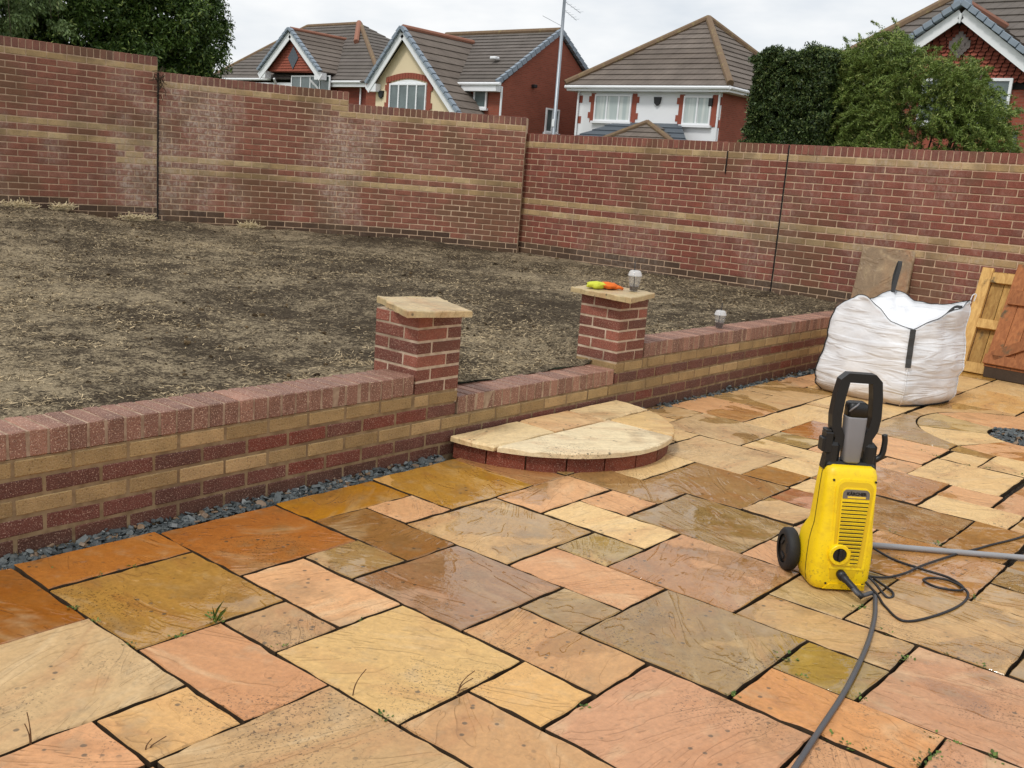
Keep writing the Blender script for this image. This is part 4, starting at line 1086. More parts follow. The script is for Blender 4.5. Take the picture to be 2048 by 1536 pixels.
# handle frame
HP = [(-.088, .480), (-.082, .530), (-.060, .580), (-.056, .615), (-.074, .650), (-.079, .700), (-.074, .775), (-.064, .838), (-.052, .852), (.052, .852), (.064, .838), (.074, .775), (.079, .700), (.074, .650), (.056, .615), (.060, .580), (.082, .530), (.088, .480)]
v = []; f = []
for i, (u, z) in enumerate(HP):
    p0 = HP[max(i - 1, 0)]; p1 = HP[min(i + 1, len(HP) - 1)]; d = Vector((p1[0] - p0[0], p1[1] - p0[1])).normalized(); nn = Vector((-d.y, d.x)); wd = .0195 if i not in (8, 9) else .0185
    yc = .012 - .02 * (z - .48)
    for s1, s2 in ((-1, -1), (1, -1), (1, 1), (-1, 1)): v.append(L3(u + nn.x * wd * s1, yc + .024 * s2, z + nn.y * wd * s1))
for i in range(len(HP) - 1):
    for k in range(4): f.append([i * 4 + k, i * 4 + (k + 1) % 4, i * 4 + 4 + (k + 1) % 4, i * 4 + 4 + k])
f += [[0, 1, 2, 3], [len(HP) * 4 - 4 + k for k in range(4)]]
ho = MB().add(v, f).build('handle', 'washer_black', wr); bv = ho.modifiers.new('bevel', 'BEVEL'); bv.width = .006; bv.segments = 2
v = MB()                                                 # dark shoulder tray between housing and handle
v.box(L3(0, .008, .498), (.196, .090, .04), ch=.012); v.box(L3(-.074, .012, .540), (.054, .066, .115), ch=.016); v.box(L3(.074, .012, .540), (.054, .066, .115), ch=.016); v.build('shoulder', 'washer_black', wr)
def rbox(name, mat, secs, ex=4.5, n=28):
    v = []; f = []
    for (z, hw, hd, yc) in secs:
        for k in range(n):
            a = 2 * PI * k / n; ca, sa = math.cos(a), math.sin(a); e = 2 / ex; v.append(L3(hw * math.copysign(abs(ca) ** e, ca), yc + hd * math.copysign(abs(sa) ** e, sa), z))
    for i in range(len(secs) - 1):
        for k in range(n): f.append([i * n + k, i * n + (k + 1) % n, (i + 1) * n + (k + 1) % n, (i + 1) * n + k])
    f += [list(range(n))[::-1], list(range((len(secs) - 1) * n, len(secs) * n))]; return MB().add(v, f).build(name, mat, wr, smooth=True)
rbox('detergent_bottle', 'washer_grey', [(.515, .030, .028, .022), (.522, .034, .031, .022), (.62, .039, .034, .018), (.693, .041, .035, .014), (.70, .040, .034, .014)])
rbox('bottle_cap', 'washer_black', [(.698, .0395, .034, .014), (.735, .040, .035, .012), (.752, .038, .033, .012), (.757, .030, .026, .012)])
MB().tube(spline([L3(-.036, .03, .715), L3(-.03, .05, .735), L3(-.015, .05, .748), L3(.0, .035, .755)], 6), .0035, 6).build('bottle_clip', 'washer_grey', wr, smooth=True)
v = MB(); v.box(L3(-.098, .012, .590), (.030, .06, .085), ch=.004); v.box(L3(-.116, .012, .580), (.016, .05, .055), ch=.003); v.box(L3(-.103, .012, .636), (.022, .05, .012), ch=.003); v.build('gun_holder', 'washer_black', wr)
MB().tube(spline([L3(.078, .01, .515), L3(.108, .015, .528), L3(.128, .018, .55), L3(.132, .018, .60), L3(.127, .018, .632)], 6), [.013] * 8 + [.012] * 8 + [.0115] * 9, 10).build('cable_hook', 'washer_black', wr, smooth=True)
v = MB(); v.box(L3(0, -.058, .30), (.17, .03, .40), ch=.01); v.box(L3(0, -.085, .10), (.21, .05, .10), ch=.012); v.build('back_shell', 'washer_black', wr)
for s in (-1, 1):
    wo = empty('wheel', (0, 0, 0)); wo.parent = wr; wo.location = L3(s * .150, -.105, .089)
    prof = [(.060, -.024), (.080, -.024), (.088, -.016), (.089, 0), (.088, .016), (.080, .024), (.060, .024)]
    def wheel_part(prof, name, mat, n=36):
        v = []; f = []
        for rr, xx in prof:
            for k in range(n): v.append((xx, rr * math.cos(2 * PI * k / n), rr * math.sin(2 * PI * k / n)))
        for i in range(len(prof) - 1):
            for k in range(n): f.append([i * n + k, i * n + (k + 1) % n, (i + 1) * n + (k + 1) % n, (i + 1) * n + k])
        return MB().add(v, f).build(name, mat, wo, smooth=True)
    wheel_part(prof, 'tyre', 'tyre'); wheel_part([(.061, -.014), (.056, -.018), (.0, -.016)], 'hub', 'washer_black'); wheel_part([(.061, .014), (.056, .018), (.0, .016)], 'hub', 'washer_black')
    for k in range(3):
        a = k * 2.094 + .3; MB().box((-s * .019, .034 * math.cos(a), .034 * math.sin(a)), (.004, .014, .040), m=Matrix.Rotation(a, 3, 'X')).build('spoke', 'tyre', wo)
    m = MB().box((-s * -.04 * 1, 0, 0), (.06, .02, .02)); m.build('axle', 'washer_black', wo)

# hoses and cable on the paving
plain('hose_grey', (76, 76, 80), .45, spec=.5); plain('pipe_grey', (150, 150, 152), .42); plain('cable_black', (26, 24, 26), .5)
sock = Matrix.Translation(wr.location) @ Matrix.Rotation(wr.rotation_euler.z, 4, 'Z') @ Vector(L3(hx, yf(hz) + .025, hz - .003))
tip = sock + Vector((-.03, -.055, -.035)) + WX * .0
hp = [sock, sock + WN * .04 + Vector((.015, -.015, -.02)), sock + WN * .075 + Vector((.035, -.035, -.045)), (2.27, -2.385, .018), (2.17, -2.43, .0115), (2.04, -2.475, .0115), (1.82, -2.535, .0115), (1.56, -2.59, .0115), (1.36, -2.625, .0115), (1.14, -2.655, .0115), (.96, -2.68, .0115), (.6, -2.73, .0115)]
MB().tube(spline(hp, 10), .0088, 12).build('pressure_hose', 'hose_grey', smooth=True, label='grey high-pressure hose running from the washer towards the viewer', cat='hose')
col_ = MB().tube(spline([sock - WN * .012, sock + WN * .03 + Vector((.012, -.012, -.014)), sock + WN * .085 + Vector((.04, -.04, -.05))], 8), [.0165] * 6 + [.0135] * 6 + [.012] * 5, 12)
col_.build('hose_connector', 'cable_black', smooth=True, label='black ribbed hose connector plugged into the washer front', cat='connector')
MB().tube(spline([(2.70, -2.01, .0138), (2.88, -2.215, .0138), (3.05, -2.43, .0138), (3.30, -2.745, .0138), (4.0, -3.62, .0138), (5.0, -4.86, .0138)], 6), .0128, 14).build('grey_pipe', 'pipe_grey', smooth=True, label='straight grey hosepipe lying behind the washer to the right edge', cat='hosepipe')
CB = .007
cab = [(2.62, -1.98, .10), (2.80, -2.10, .035), (2.76, -2.28, CB), (2.74, -2.42, CB), (2.735, -2.53, CB), (2.68, -2.605, CB), (2.62, -2.61, CB), (2.58, -2.535, CB), (2.61, -2.47, CB), (2.67, -2.485, CB), (2.685, -2.555, CB + .005), (2.63, -2.64, CB), (2.47, -2.66, CB), (2.26, -2.62, CB), (2.125, -2.555, CB), (2.20, -2.46, CB), (2.255, -2.405, .022), (2.295, -2.33, .05), (2.29, -2.30, .075), (2.33, -2.345, .05), (2.30, -2.43, CB), (2.36, -2.43, CB + .004), (2.42, -2.33, .02)]
MB().tube(spline(cab, 10), .0052, 8).build('power_cable', 'cable_black', smooth=True, label='thin black power cable looped on the paving beside the washer', cat='cable')
MB().tube(spline([(2.40, -2.26, .02), (2.50, -2.34, CB), (2.62, -2.385, CB), (2.80, -2.41, CB), (3.06, -2.465, CB), (3.24, -2.515, CB), (3.34, -2.54, CB), (3.64, -2.62, CB), (4.2, -2.70, CB), (4.9, -2.95, CB), (5.8, -3.0, CB), (6.8, -3.4, CB)], 10), .0052, 8).build('power_cable', 'cable_black', smooth=True, label='black cable crossing the grey hosepipe towards the right edge', cat='cable')

# ------------------------------------------------------------------ fence panel and gate leaning on the right wall
def wood(name, a, b, knots=True):
    t = NT(name); P = t.map((6, 6, .7)); n_ = t.noise(5, 5, .6, vec=P, dist=.8); c = t.mix(t.step(n_, .3, .72), lin(*a), lin(*b)); r_ = t.rnd(); c = t.mul(c, t.math('ADD', t.math('MULTIPLY', r_, .3), .82))
    c = t.mix(t.step(t.noise(5, 4, .65), .60, .74), c, lin(92, 80, 58)); t.bump(n_, .3, .004); t.fin(c, .75, .3)
wood('fence_wood', (192, 152, 88), (156, 116, 62)); wood('gate_wood', (168, 108, 66), (138, 84, 50)); wood('old_wood', (212, 172, 106), (180, 138, 80)); plain('wet_board', (66, 52, 40), .7, bump=.5, var=.4)
def leaning(name, base, top_dx, H, lab, cat):
    r_ = empty(name, base, label=lab, cat=cat); an = math.atan2(top_dx, H)
    ex = Vector((-.10, -1, 0)).normalized(); fx = Vector((1, -.10, 0)).normalized(); ey = fx * math.sin(an) + Vector((0, 0, math.cos(an))); ez = ex.cross(ey)
    Mx = Matrix((ex, ey, ez)).transposed().to_4x4(); Mx.translation = base; r_.matrix_world = Mx; return r_
fp = leaning('fence_panel', Vector((8.60, -.80, .0)), .34, 1.0, 'pale wooden fence panel leaning on the wall behind the orange gate', 'fence panel')
def plank(root, name, mat, x0, y0, x1, y1, z0, z1, ch=.003):
    return MB().span((x0, y0, z0), (x1, y1, z1), ch=ch).build(name, mat, root)
plank(fp, 'post', 'old_wood', 0, .0, .105, 1.04, .0, .045)
plank(fp, 'rail', 'old_wood', .107, .90, .85, 1.0, .002, .042); plank(fp, 'rail', 'old_wood', .107, .44, .30, .53, .002, .060); plank(fp, 'rail', 'old_wood', .107, .0, .85, .10, .002, .042)
for k in range(6): plank(fp, 'board', 'fence_wood', .108 + k * .122, .0, .225 + k * .122, 1.02, -.022, -.002)
gt = leaning('garden_gate', Vector((8.47, -1.10, .10)), .46, 1.0, 'orange stained ledged and braced wooden gate leaning at the right edge', 'gate')
for k in range(8): plank(gt, 'board', 'gate_wood', .0 + k * .122, .0, .119 + k * .122, 1.05 + (0 if k else 0), .0, .02)
plank(gt, 'ledge', 'gate_wood', -.01, .02, 1.0, .115, .021, .048); plank(gt, 'ledge', 'gate_wood', .03, .63, 1.0, .78, .021, .048)
MB().bar((.06, .10, .0345), (.92, .66, .0345), .095, .027, up=(0, 0, 1)).build('brace', 'gate_wood', gt)
MB().box((0, 0, 0), (.04, .95, .17), ch=.006).build('gravel_board', 'wet_board', label='dark wet plank standing under the leaning orange gate', cat='plank').matrix_world = Matrix.Translation((8.43, -1.58, .085)) @ Matrix.Rotation(-.10, 4, 'Z')

# ------------------------------------------------------------------ weeds and dry stems in the joints
t = NT('weed_leaf'); c = t.mix(t.rnd(), lin(52, 72, 26), lin(108, 128, 54)); t.fin(c, .6, .3)
plain('dry_stem', (96, 66, 38), .8)
def weed(px, py, s, blades=0):
    m = MB(); s *= .62
    for k in range(int(9 + 13 * s)):
        a = random.uniform(0, 6.283); r_ = random.random() * .022 * s; L = random.uniform(.007, .014) * (.6 + .5 * s); up = random.uniform(.1, .9)
        p = Vector((r_ * math.cos(a) * 1.5, r_ * math.sin(a), random.uniform(-.004, .012 * s))); d = Vector((math.cos(a), math.sin(a), up)).normalized() * L; sd2 = Vector((-math.sin(a), math.cos(a), .2)) * L * .38
        m.poly(tuple(p), tuple(p + d * .5 + sd2), tuple(p + d), tuple(p + d * .5 - sd2))
    for k in range(blades):
        a = random.uniform(0, 6.283); L = random.uniform(.05, .09); p = Vector((random.gauss(0, .006), random.gauss(0, .006), -.01)); q = p + Vector((math.cos(a) * .3 * L, math.sin(a) * .3 * L, L * .6)); e = q + Vector((math.cos(a) * .4 * L, math.sin(a) * .4 * L, L * .3)); sd2 = Vector((-math.sin(a), math.cos(a), 0)) * .0028
        m.poly(tuple(p - sd2), tuple(p + sd2), tuple(q + sd2 * .8), tuple(e), tuple(q - sd2 * .8))
    lab = 'largest weed tuft, with upright grass blades, beside the wet ochre slab' if blades else ('tiny green weed in a paving joint near the round drain' if px > 4 else 'small green weed sprouting from a joint between the paving slabs')
    o = m.build('weed', 'weed_leaf', recalc=False, label=lab, cat='weed', group='weeds in the paving joints'); o.location = (px, py, -.006); o.rotation_euler = (0, 0, random.uniform(0, 6.3))
for q in [(0.242, -0.919, 2.2, 6), (0.046, -0.194, 0.8, 0), (0.137, -0.346, 1.0, 0), (0.267, -0.345, 1.0, 0), (-0.053, -0.542, 1.2, 0), (-0.049, -0.685, 1.0, 0), (0.085, -0.941, 1.2, 0), (-0.054, -0.898, 1.4, 0), (0.295, -1.206, 1.2, 0), (0.251, -1.737, 1.6, 0), (0.611, -1.224, 0.7, 0), (0.719, -2.087, 1.2, 0), (1.134, -2.379, 1.5, 0), (1.500, -2.370, 2.2, 0), (1.417, -2.469, 1.0, 0), (2.118, -2.383, 1.8, 0), (1.823, -2.662, 1.8, 0), (1.986, -2.543, 1.2, 0), (1.982, -2.768, 1.2, 0), (1.973, -2.870, 1.4, 0), (3.156, -2.357, 1.6, 0), (2.606, -2.667, 1.6, 0), (1.131, -2.733, 1.4, 0), (1.370, -2.903, 1.4, 0), (1.260, -2.938, 1.8, 0), (1.367, -2.961, 1.5, 0), (1.387, -3.066, 2.0, 0), (1.190, -2.933, 2.2, 0), (4.914, -1.711, 1.2, 0), (4.870, -1.803, 1.5, 0), (4.839, -2.017, 1.2, 0), (4.858, -2.119, 1.5, 0), (4.887, -2.302, 1.6, 0), (3.153, -2.148, 1.0, 0), (1.422, -2.663, 1.4, 0), (1.142, -2.683, 1.2, 0), (1.147, -2.793, 1.3, 0)]: weed(*q)
def stem(px, py, h, dx, dy, lab, extra=0):
    m = MB()
    for k in range(1 + extra):
        f_ = 1 - .35 * k; j = random.gauss(0, .012) * (k > 0)
        m.tube(spline([(j, 0, -.01), (dx * .15 + j, dy * .15, h * .4 * f_), (dx * .5 + j * 2, dy * .5, h * .75 * f_), (dx + j * 3, dy, h * f_)], 4), [.0021] * 6 + [.0015] * 7, 5)
    o = m.build('dry_stem', 'dry_stem', label=lab, cat='stem', group='dry stems in the paving joints'); o.location = (px, py, -.005)
stem(-0.502, -1.228, 0.085, 0.00, 0.02, 'dry brown stem in the joint nearest the left edge', 1)
stem(0.265, -1.591, 0.070, 0.05, 0.00, 'single dark stem rising from the joint left of the big yellow slab corner', 0)
stem(0.508, -1.786, 0.065, 0.05, -0.02, 'bunch of dry grass stems at the right corner of the big yellow slab', 4)
stem(-0.310, -1.446, 0.030, 0.02, 0.00, 'short dry stem at the lower joint of the small yellow slab', 1)
# ------------------------------------------------------------------ houses across the road
def house_brick(name, a, b, mort):
    t = NT(name); sx = t.n('ShaderNodeSeparateXYZ'); t.set(sx.inputs[0], t.pos)
    cb = t.n('ShaderNodeCombineXYZ', {'X': t.math('ADD', sx.outputs[0], sx.outputs[1]), 'Y': sx.outputs[2]})
    br_ = t.n('ShaderNodeTexBrick', {'Color1': lin(*a), 'Color2': lin(*b), 'Mortar': lin(*mort), 'Scale': 1.0, 'Mortar Size': .012, 'Brick Width': .225, 'Row Height': .075, 'Bias': -.1}); t.set(br_.inputs['Vector'], cb.outputs[0])
    t.fin(t.mul(br_.outputs[0], t.math('ADD', t.math('MULTIPLY', t.noise(.9, 3), .5), .75)), .85, .2)
house_brick('house_brick', (156, 84, 66), (138, 74, 58), (140, 94, 78)); house_brick('house_brick_dark', (132, 64, 50), (116, 56, 46), (112, 72, 60))
def tile_mat(name, a, b, lich=.4):
    t = NT(name); r_ = t.rnd(); sx = t.n('ShaderNodeSeparateXYZ'); t.set(sx.inputs[0], t.pos)
    c = t.mix(r_, lin(*a), lin(*b)); fr = t.math('FRACT', t.math('MULTIPLY', t.math('ADD', sx.outputs[1], t.math('MULTIPLY', sx.outputs[0], .35)), 3.3))
    c = t.mix(t.math('MULTIPLY', t.step(fr, .90, .97), .45), c, lin(50, 44, 38)); c = t.mul(c, t.math('ADD', t.math('MULTIPLY', t.noise(1.4, 3), .7), .62))
    c = t.mix(t.math('MULTIPLY', t.step(t.noise(9, 3, .7), .60, .72), lich), c, lin(132, 122, 100)); t.fin(c, .85, .2)
tile_mat('roof_tile', (112, 105, 100), (100, 94, 88), .35); tile_mat('roof_tile_warm', (122, 112, 104), (108, 98, 90), .45)
plain('ridge_tile', (118, 96, 74), .85, c2=(140, 124, 84)); plain('ridge_orange', (150, 102, 82), .85); plain('verge_grey', (134, 146, 158), .6, var=.2); plain('upvc', (238, 240, 242), .4, var=.03)
plain('render_cream', (232, 214, 178), .9, var=.05, scale=1); plain('render_white', (236, 238, 240), .9, var=.04, scale=1); plain('quoin', (150, 80, 62), .85); plain('lead', (84, 92, 100), .6); plain('black_plastic', (26, 26, 28), .5)
t = NT('house_glass'); t.fin(t.mix(t.noise(1.6, 3), lin(46, 62, 62), lin(120, 134, 134)), .08, .8)
t = NT('curtain_glass'); t.fin(t.mix(t.step(t.noise(5, 2, vec=t.map((1, 1, .05))), .4, .6), lin(176, 188, 186), lin(206, 212, 208)), .15, .6)
plain('lamp_steel', (156, 162, 168), .45, metal=.6, spec=.5); plain('soffit', (214, 216, 218), .7)
def pt(o, u, d, n_): return tuple(Vector(o) + Vector(u) * d[0] + Vector((0, 0, 1)) * d[1] + Vector(n_) * d[2])
def roof_slope(root, c, ncourse, mat, name='roof'):
    """c: eave-left, eave-right, top-right, top-left; every tile course is a lapped strip"""
    c = [Vector(p) for p in c]; nrm = (c[1] - c[0]).cross((c[2] + c[3]) / 2 - (c[0] + c[1]) / 2).normalized()
    if nrm.z < 0: nrm = -nrm
    base = MB().add([tuple(p - nrm * .03) for p in c], [[0, 1, 2, 3]]).build(name, mat, root)
    for i in range(ncourse):
        v0, v1 = i / ncourse, min((i + 1.12) / ncourse, 1)
        l0, r0, l1, r1 = c[0].lerp(c[3], v0), c[1].lerp(c[2], v0), c[0].lerp(c[3], v1), c[1].lerp(c[2], v1)
        if (r0 - l0).length < .06: continue
        v = [l0 + nrm * .0, r0 + nrm * .0, l0 + nrm * .055, r0 + nrm * .055, l1 + nrm * .012, r1 + nrm * .012]
        MB().add([tuple(p) for p in v], [[0, 1, 3, 2], [2, 3, 5, 4], [0, 2, 4], [1, 5, 3], [0, 4, 5, 1]], 0.0).build('tile_course', mat, base)
    return base
def ridge(root, a, b, mat, r_=.13, name='ridge_tiles'):
    return MB().tube([a, b], r_, 8).build(name, mat, root)
def window(root, o, u, nrm, w_, h_, n=3, glass='house_glass', sill=True, trans=False):
    """frame with mullions as one part, each pane a sub-part"""
    o = Vector(o); u = Vector(u).normalized(); nrm = Vector(nrm).normalized(); R = Matrix((u, nrm, Vector((0, 0, 1)))).transposed(); m = MB(); fr = .07
    bx = lambda x0, x1, z0, z1, y0, y1, mm: mm.box(o + R @ Vector(((x0 + x1) / 2, (y0 + y1) / 2, (z0 + z1) / 2)), (x1 - x0, y1 - y0, z1 - z0), m=R)
    bx(0, w_, 0, fr, 0, .07, m); bx(0, w_, h_ - fr, h_, 0, .07, m); bx(0, fr, fr, h_ - fr, 0, .068, m); bx(w_ - fr, w_, fr, h_ - fr, 0, .068, m)
    pw = (w_ - fr) / n
    for k in range(1, n): bx(k * pw, k * pw + fr, fr, h_ - fr, 0, .066, m)
    if sill: bx(-.08, w_ + .08, -.09, 0, 0, .14, m)
    wo = m.build('window', 'upvc', root)
    for k in range(n):
        q = MB(); bx(k * pw + fr, (k + 1) * pw, fr, h_ - fr, .015, .03, q); q.build('pane', glass, wo)
    return wo
def quoins(root, o, u, nrm, w_, h_):
    o = Vector(o); u = Vector(u); nrm = Vector(nrm); R = Matrix((u, nrm, Vector((0, 0, 1)))).transposed()
    for s in (0, 1):
        m = MB(); x0 = -.22 if s == 0 else w_; m.box(o + R @ Vector((x0 + .11, .012, h_ / 2)), (.22, .025, h_ + .1), m=R); m.build('brick_reveal', 'quoin', root)
        for z in (.22, .82):
            m = MB(); xx = -.33 if s == 0 else w_ + .22 + .0; m.box(o + R @ Vector((xx + .055, .012, z * h_)), (.11, .026, .24), m=R); m.build('quoin_block', 'quoin', root)
def gutter(root, a, b): return MB().tube([a, b], .07, 8).build('gutter', 'upvc', root)
def pipe(root, x, y, z0, z1): return MB().tube([(x, y, z0), (x, y, z1)], .045, 8).build('downpipe', 'upvc', root)
GZ = -.9; U = (0, -1, 0); NF = (-1, 0, 0)
def world_thing(name, lab, cat, grp=None): return empty(name, (0, 0, 0), label=lab, cat=cat, group=grp)

# -- white rendered house with pyramid hip roof
H = world_thing('white_house', 'white rendered house with brown hipped roof behind the wall', 'house', 'houses beyond the wall')
X0, X1, Y0, Y1, ZE = 33.7, 41.7, 16.0, 22.9, 5.36
MB().span((X0, Y0 + .02, GZ), (X1, Y1, ZE)).build('wall', 'house_brick', H); MB().span((X0 - .03, Y0 + .06, GZ), (X0 - .002, Y1 - .04, ZE + .18)).build('render_panel', 'render_white', H)
for z in (1.9, 2.9, 3.9, 4.75):
    MB().span((X0 - .036, Y1 - .22, z), (X0 - .028, Y1 - .02, z + .3)).build('quoin_block', 'quoin', H); MB().span((X0 - .036, Y0 + .02, z), (X0 - .005, Y0 + .22, z + .3)).build('quoin_block', 'quoin', H)
ov = .45; AP = (37.7, 19.4, 8.62); e = [(X0 - ov, Y0 - ov, ZE + .05), (X0 - ov, Y1 + ov, ZE + .05), (X1 + ov, Y1 + ov, ZE + .05), (X1 + ov, Y0 - ov, ZE + .05)]
for i, nm in enumerate(('a', 'b', 'c', 'd')):
    p, q = e[i], e[(i + 1) % 4]; roof_slope(H, (p, q, AP, AP), 13, 'roof_tile_warm')
for i in range(4): ridge(H, Vector(e[i]) + Vector((0, 0, .1)), Vector(AP) + Vector((0, 0, .08)), 'ridge_tile', .14, 'hip_tiles')
gutter(H, (X0 - ov, Y0 - ov, ZE), (X0 - ov, Y1 + ov, ZE)); gutter(H, (X0 - ov, Y0 - ov, ZE), (X1 + ov, Y0 - ov, ZE))
MB().span((X0 - ov + .05, Y0 - ov + .05, ZE - .15), (X1 + ov, Y1 + ov - .05, ZE - .02)).build('fascia', 'upvc', H)
pipe(H, X0 - .12, Y1 - .05, GZ, ZE - .1); pipe(H, X0 - .12, Y0 + .12, GZ, ZE - .1)
quoins(H, (X0 - .03, 22.0, 4.02), U, NF, 1.85, 1.08); window(H, (X0 - .04, 22.0, 4.02), U, NF, 1.85, 1.08, 3, 'curtain_glass')
quoins(H, (X0 - .03, 17.7, 3.98), U, NF, 1.25, 1.1); window(H, (X0 - .04, 17.7, 3.98), U, NF, 1.25, 1.1, 2, 'curtain_glass')
m = MB(); m.prism([(X0 - .03, 19.08, 5.02), (X0 - .03, 18.76, 5.02), (X0 - .03, 18.80, 4.78), (X0 - .03, 18.92, 4.68), (X0 - .03, 19.04, 4.78)], (-.1, 0, 0)); m.build('alarm_box', 'black_plastic', H)
m = MB().span((X0 - .12, 16.42, 4.7), (X0 - .03, 16.58, 5.0)); m.build('camera_box', 'black_plastic', H)
tp = (X0 - .03, 20.8, 4.0), (X0 - .03, 17.75, 4.0)
roof_slope(H, ((31.9, 22.6, 2.95), (31.9, 16.2, 2.95), tp[1], tp[0]), 5, 'lead')
roof_slope(H, ((31.7, 20.6, 2.95), (31.7, 16.5, 2.95), (32.8, 18.75, 3.92), (32.8, 18.75, 3.92)), 5, 'roof_tile_warm', 'porch_roof')
roof_slope(H, ((33.6, 21.4, 3.0), (31.7, 20.6, 2.95), (32.8, 18.75, 3.92), (33.6, 18.75, 3.95)), 4, 'roof_tile', 'porch_roof'); roof_slope(H, ((31.7, 16.5, 2.95), (33.6, 16.3, 2.95), (33.6, 18.75, 3.95), (32.8, 18.75, 3.92)), 4, 'roof_tile', 'porch_roof')
ridge(H, (31.7, 20.6, 3.02), (32.8, 18.75, 3.98), 'ridge_tile', .10, 'hip_tiles'); ridge(H, (31.7, 16.5, 3.02), (32.8, 18.75, 3.98), 'ridge_tile', .10, 'hip_tiles')
for yy, zz in ((20.3, 6.75), (19.6, 6.2)): MB().box((X0 + 1.9 if zz > 6.5 else X0 + 1.15, yy, zz + .12), (.3, .3, .12), ch=.03).build('roof_vent', 'upvc', H)

# -- brick house with cream gable
H = world_thing('cream_gable_house', 'red brick house with a cream rendered gable and arched window', 'house', 'houses beyond the wall')
X0, X1, Y0, Y1, ZE = 31.0, 38.2, 24.97, 33.4, 5.2
XR, ZR = 34.6, 7.85
MB().span((X0, Y0, GZ), (X1, Y1, ZE)).build('wall', 'house_brick', H)
MB().prism([(X0, Y0, ZE), (X1, Y0, ZE), (XR, Y0, ZR - .12)], (0, .25, 0)).build('gable_wall', 'house_brick', H)
roof_slope(H, ((X0 - .4, Y0 - .06, ZE + .02), (X0 - .4, Y1, ZE + .02), (XR, 31.9, ZR), (XR, Y0 - .06, ZR)), 15, 'roof_tile'); roof_slope(H, ((X1 + .4, Y0 - .06, ZE - .1), (X1 + .4, Y1, ZE - .1), (XR, 31.9, ZR), (XR, Y0 - .06, ZR)), 15, 'roof_tile')
ridge(H, (XR, Y0 - .06, ZR + .05), (XR, 31.9, ZR + .05), 'ridge_tile', .12)
for s, xe in ((-1, X0 - .4), (1, X1 + .4)):
    for k in range(14):
        a_ = Vector((xe, Y0 - .1, ZE)).lerp(Vector((XR, Y0 - .1, ZR)), k / 14); b_ = Vector((xe, Y0 - .1, ZE)).lerp(Vector((XR, Y0 - .1, ZR)), (k + .93) / 14); MB().bar(a_ + Vector((0, 0, .04)), b_ + Vector((0, 0, .01)), .16, .2).build('verge_cap', 'verge_grey', H)
gutter(H, (X0 - .42, Y0 - .3, ZE - .03), (X0 - .42, 28.2, ZE - .03)); MB().span((X0 - .4, Y0 - .05, ZE - .32), (X0, 28.2, ZE - .08)).build('fascia', 'upvc', H); pipe(H, X0 - .05, Y0 - .08, GZ, ZE - .1)
window(H, (X0 - .05, 26.42, 4.2), U, NF, .75, .92, 1)
window(H, (34.05, Y0 - .02, 3.5), (1, 0, 0), (0, -1, 0), .95, 1.05, 2)
MB().box((33.05, Y0 - .1, 5.35), (.2, .2, .14), ch=.02).build('wall_vent', 'black_plastic', H)
GX = 29.6; ga = (29.3, 7.3); gl_, gr_ = (31.4, 5.0), (24.9, 3.1)
MB().add([(GX, gl_[0] - .25, GZ), (GX, gl_[0] - .25, gl_[1] + .1), (GX, ga[0], ga[1] - .25), (GX, gr_[0] + .2, gr_[1]), (GX, gr_[0] + .2, GZ), (X0 + .6, gl_[0] - .25, GZ), (X0 + .6, gl_[0] - .25, gl_[1] + .1), (X0 + .6, ga[0], ga[1] - .25), (X0 + .6, gr_[0] + .2, gr_[1]), (X0 + .6, gr_[0] + .2, GZ)],
         [[0, 1, 2, 3, 4], [0, 1, 6, 5], [3, 4, 9, 8]]).build('gable_panel', 'render_cream', H)
roof_slope(H, ((GX - .3, gr_[0], gr_[1]), (X0 + .05, gr_[0] + .0, gr_[1]), (X0 + 2.8, ga[0], ga[1]), (GX - .3, ga[0], ga[1])), 13, 'roof_tile_warm', 'gable_roof')
roof_slope(H, ((X0 + 1.0, gl_[0], gl_[1]), (GX - .3, gl_[0], gl_[1]), (GX - .3, ga[0], ga[1]), (X0 + 2.8, ga[0], ga[1])), 8, 'roof_tile', 'gable_roof')
ridge(H, (GX - .3, ga[0], ga[1] + .06), (X0 + 2.75, ga[0], ga[1] + .06), 'ridge_orange', .11)
for (ey_, ez_), n_ in ((gl_, 9), (gr_, 17)):
    A_ = Vector((GX - .36, ey_, ez_)); B_ = Vector((GX - .36, ga[0], ga[1] + .04))
    for k in range(n_): MB().bar(A_.lerp(B_, k / n_) + Vector((0, 0, .05)), A_.lerp(B_, (k + .94) / n_) + Vector((0, 0, .02)), .13, .22, up=(-1, 0, 0)).build('verge_cap', 'verge_grey', H)
    MB().bar(A_ + Vector((.05, 0, -.27)), B_ + Vector((.05, 0, -.27)), .30, .04, up=(-1, 0, 0)).build('bargeboard', 'upvc', H)
MB().span((GX - .3, gl_[0] - .55, gl_[1] - .32), (GX - .02, gl_[0] - .02, gl_[1] + .02)).build('box_end', 'upvc', H)
window(H, (GX - .03, 30.2, 3.85), U, NF, 2.3, 1.2, 4, sill=True); quoins(H, (GX - .015, 30.2, 3.85), U, NF, 2.3, 1.25)
arc = [(GX - .03, 30.45 - 2.8 * k / 16, 5.06 + .20 * math.sin(PI * k / 16)) for k in range(17)]; arc2 = [(p[0], p[1], p[2] + .24) for p in arc]
for k in range(16): MB().prism([arc[k], (arc[k][0], arc[k + 1][1] + .02, arc[k + 1][2]), (arc2[k][0], arc2[k + 1][1] + .02, arc2[k + 1][2]), arc2[k]], (-.04, 0, 0)).build('arch_brick', 'quoin', H)
MB().prism([(GX - .03, 30.25, 5.04)] + [(GX - .03, 30.2 - 2.3 * k / 10, 5.04 + .17 * math.sin(PI * k / 10)) for k in range(1, 10)] + [(GX - .03, 27.85, 5.04)], (-.02, 0, 0)).build('arch_panel', 'upvc', H)
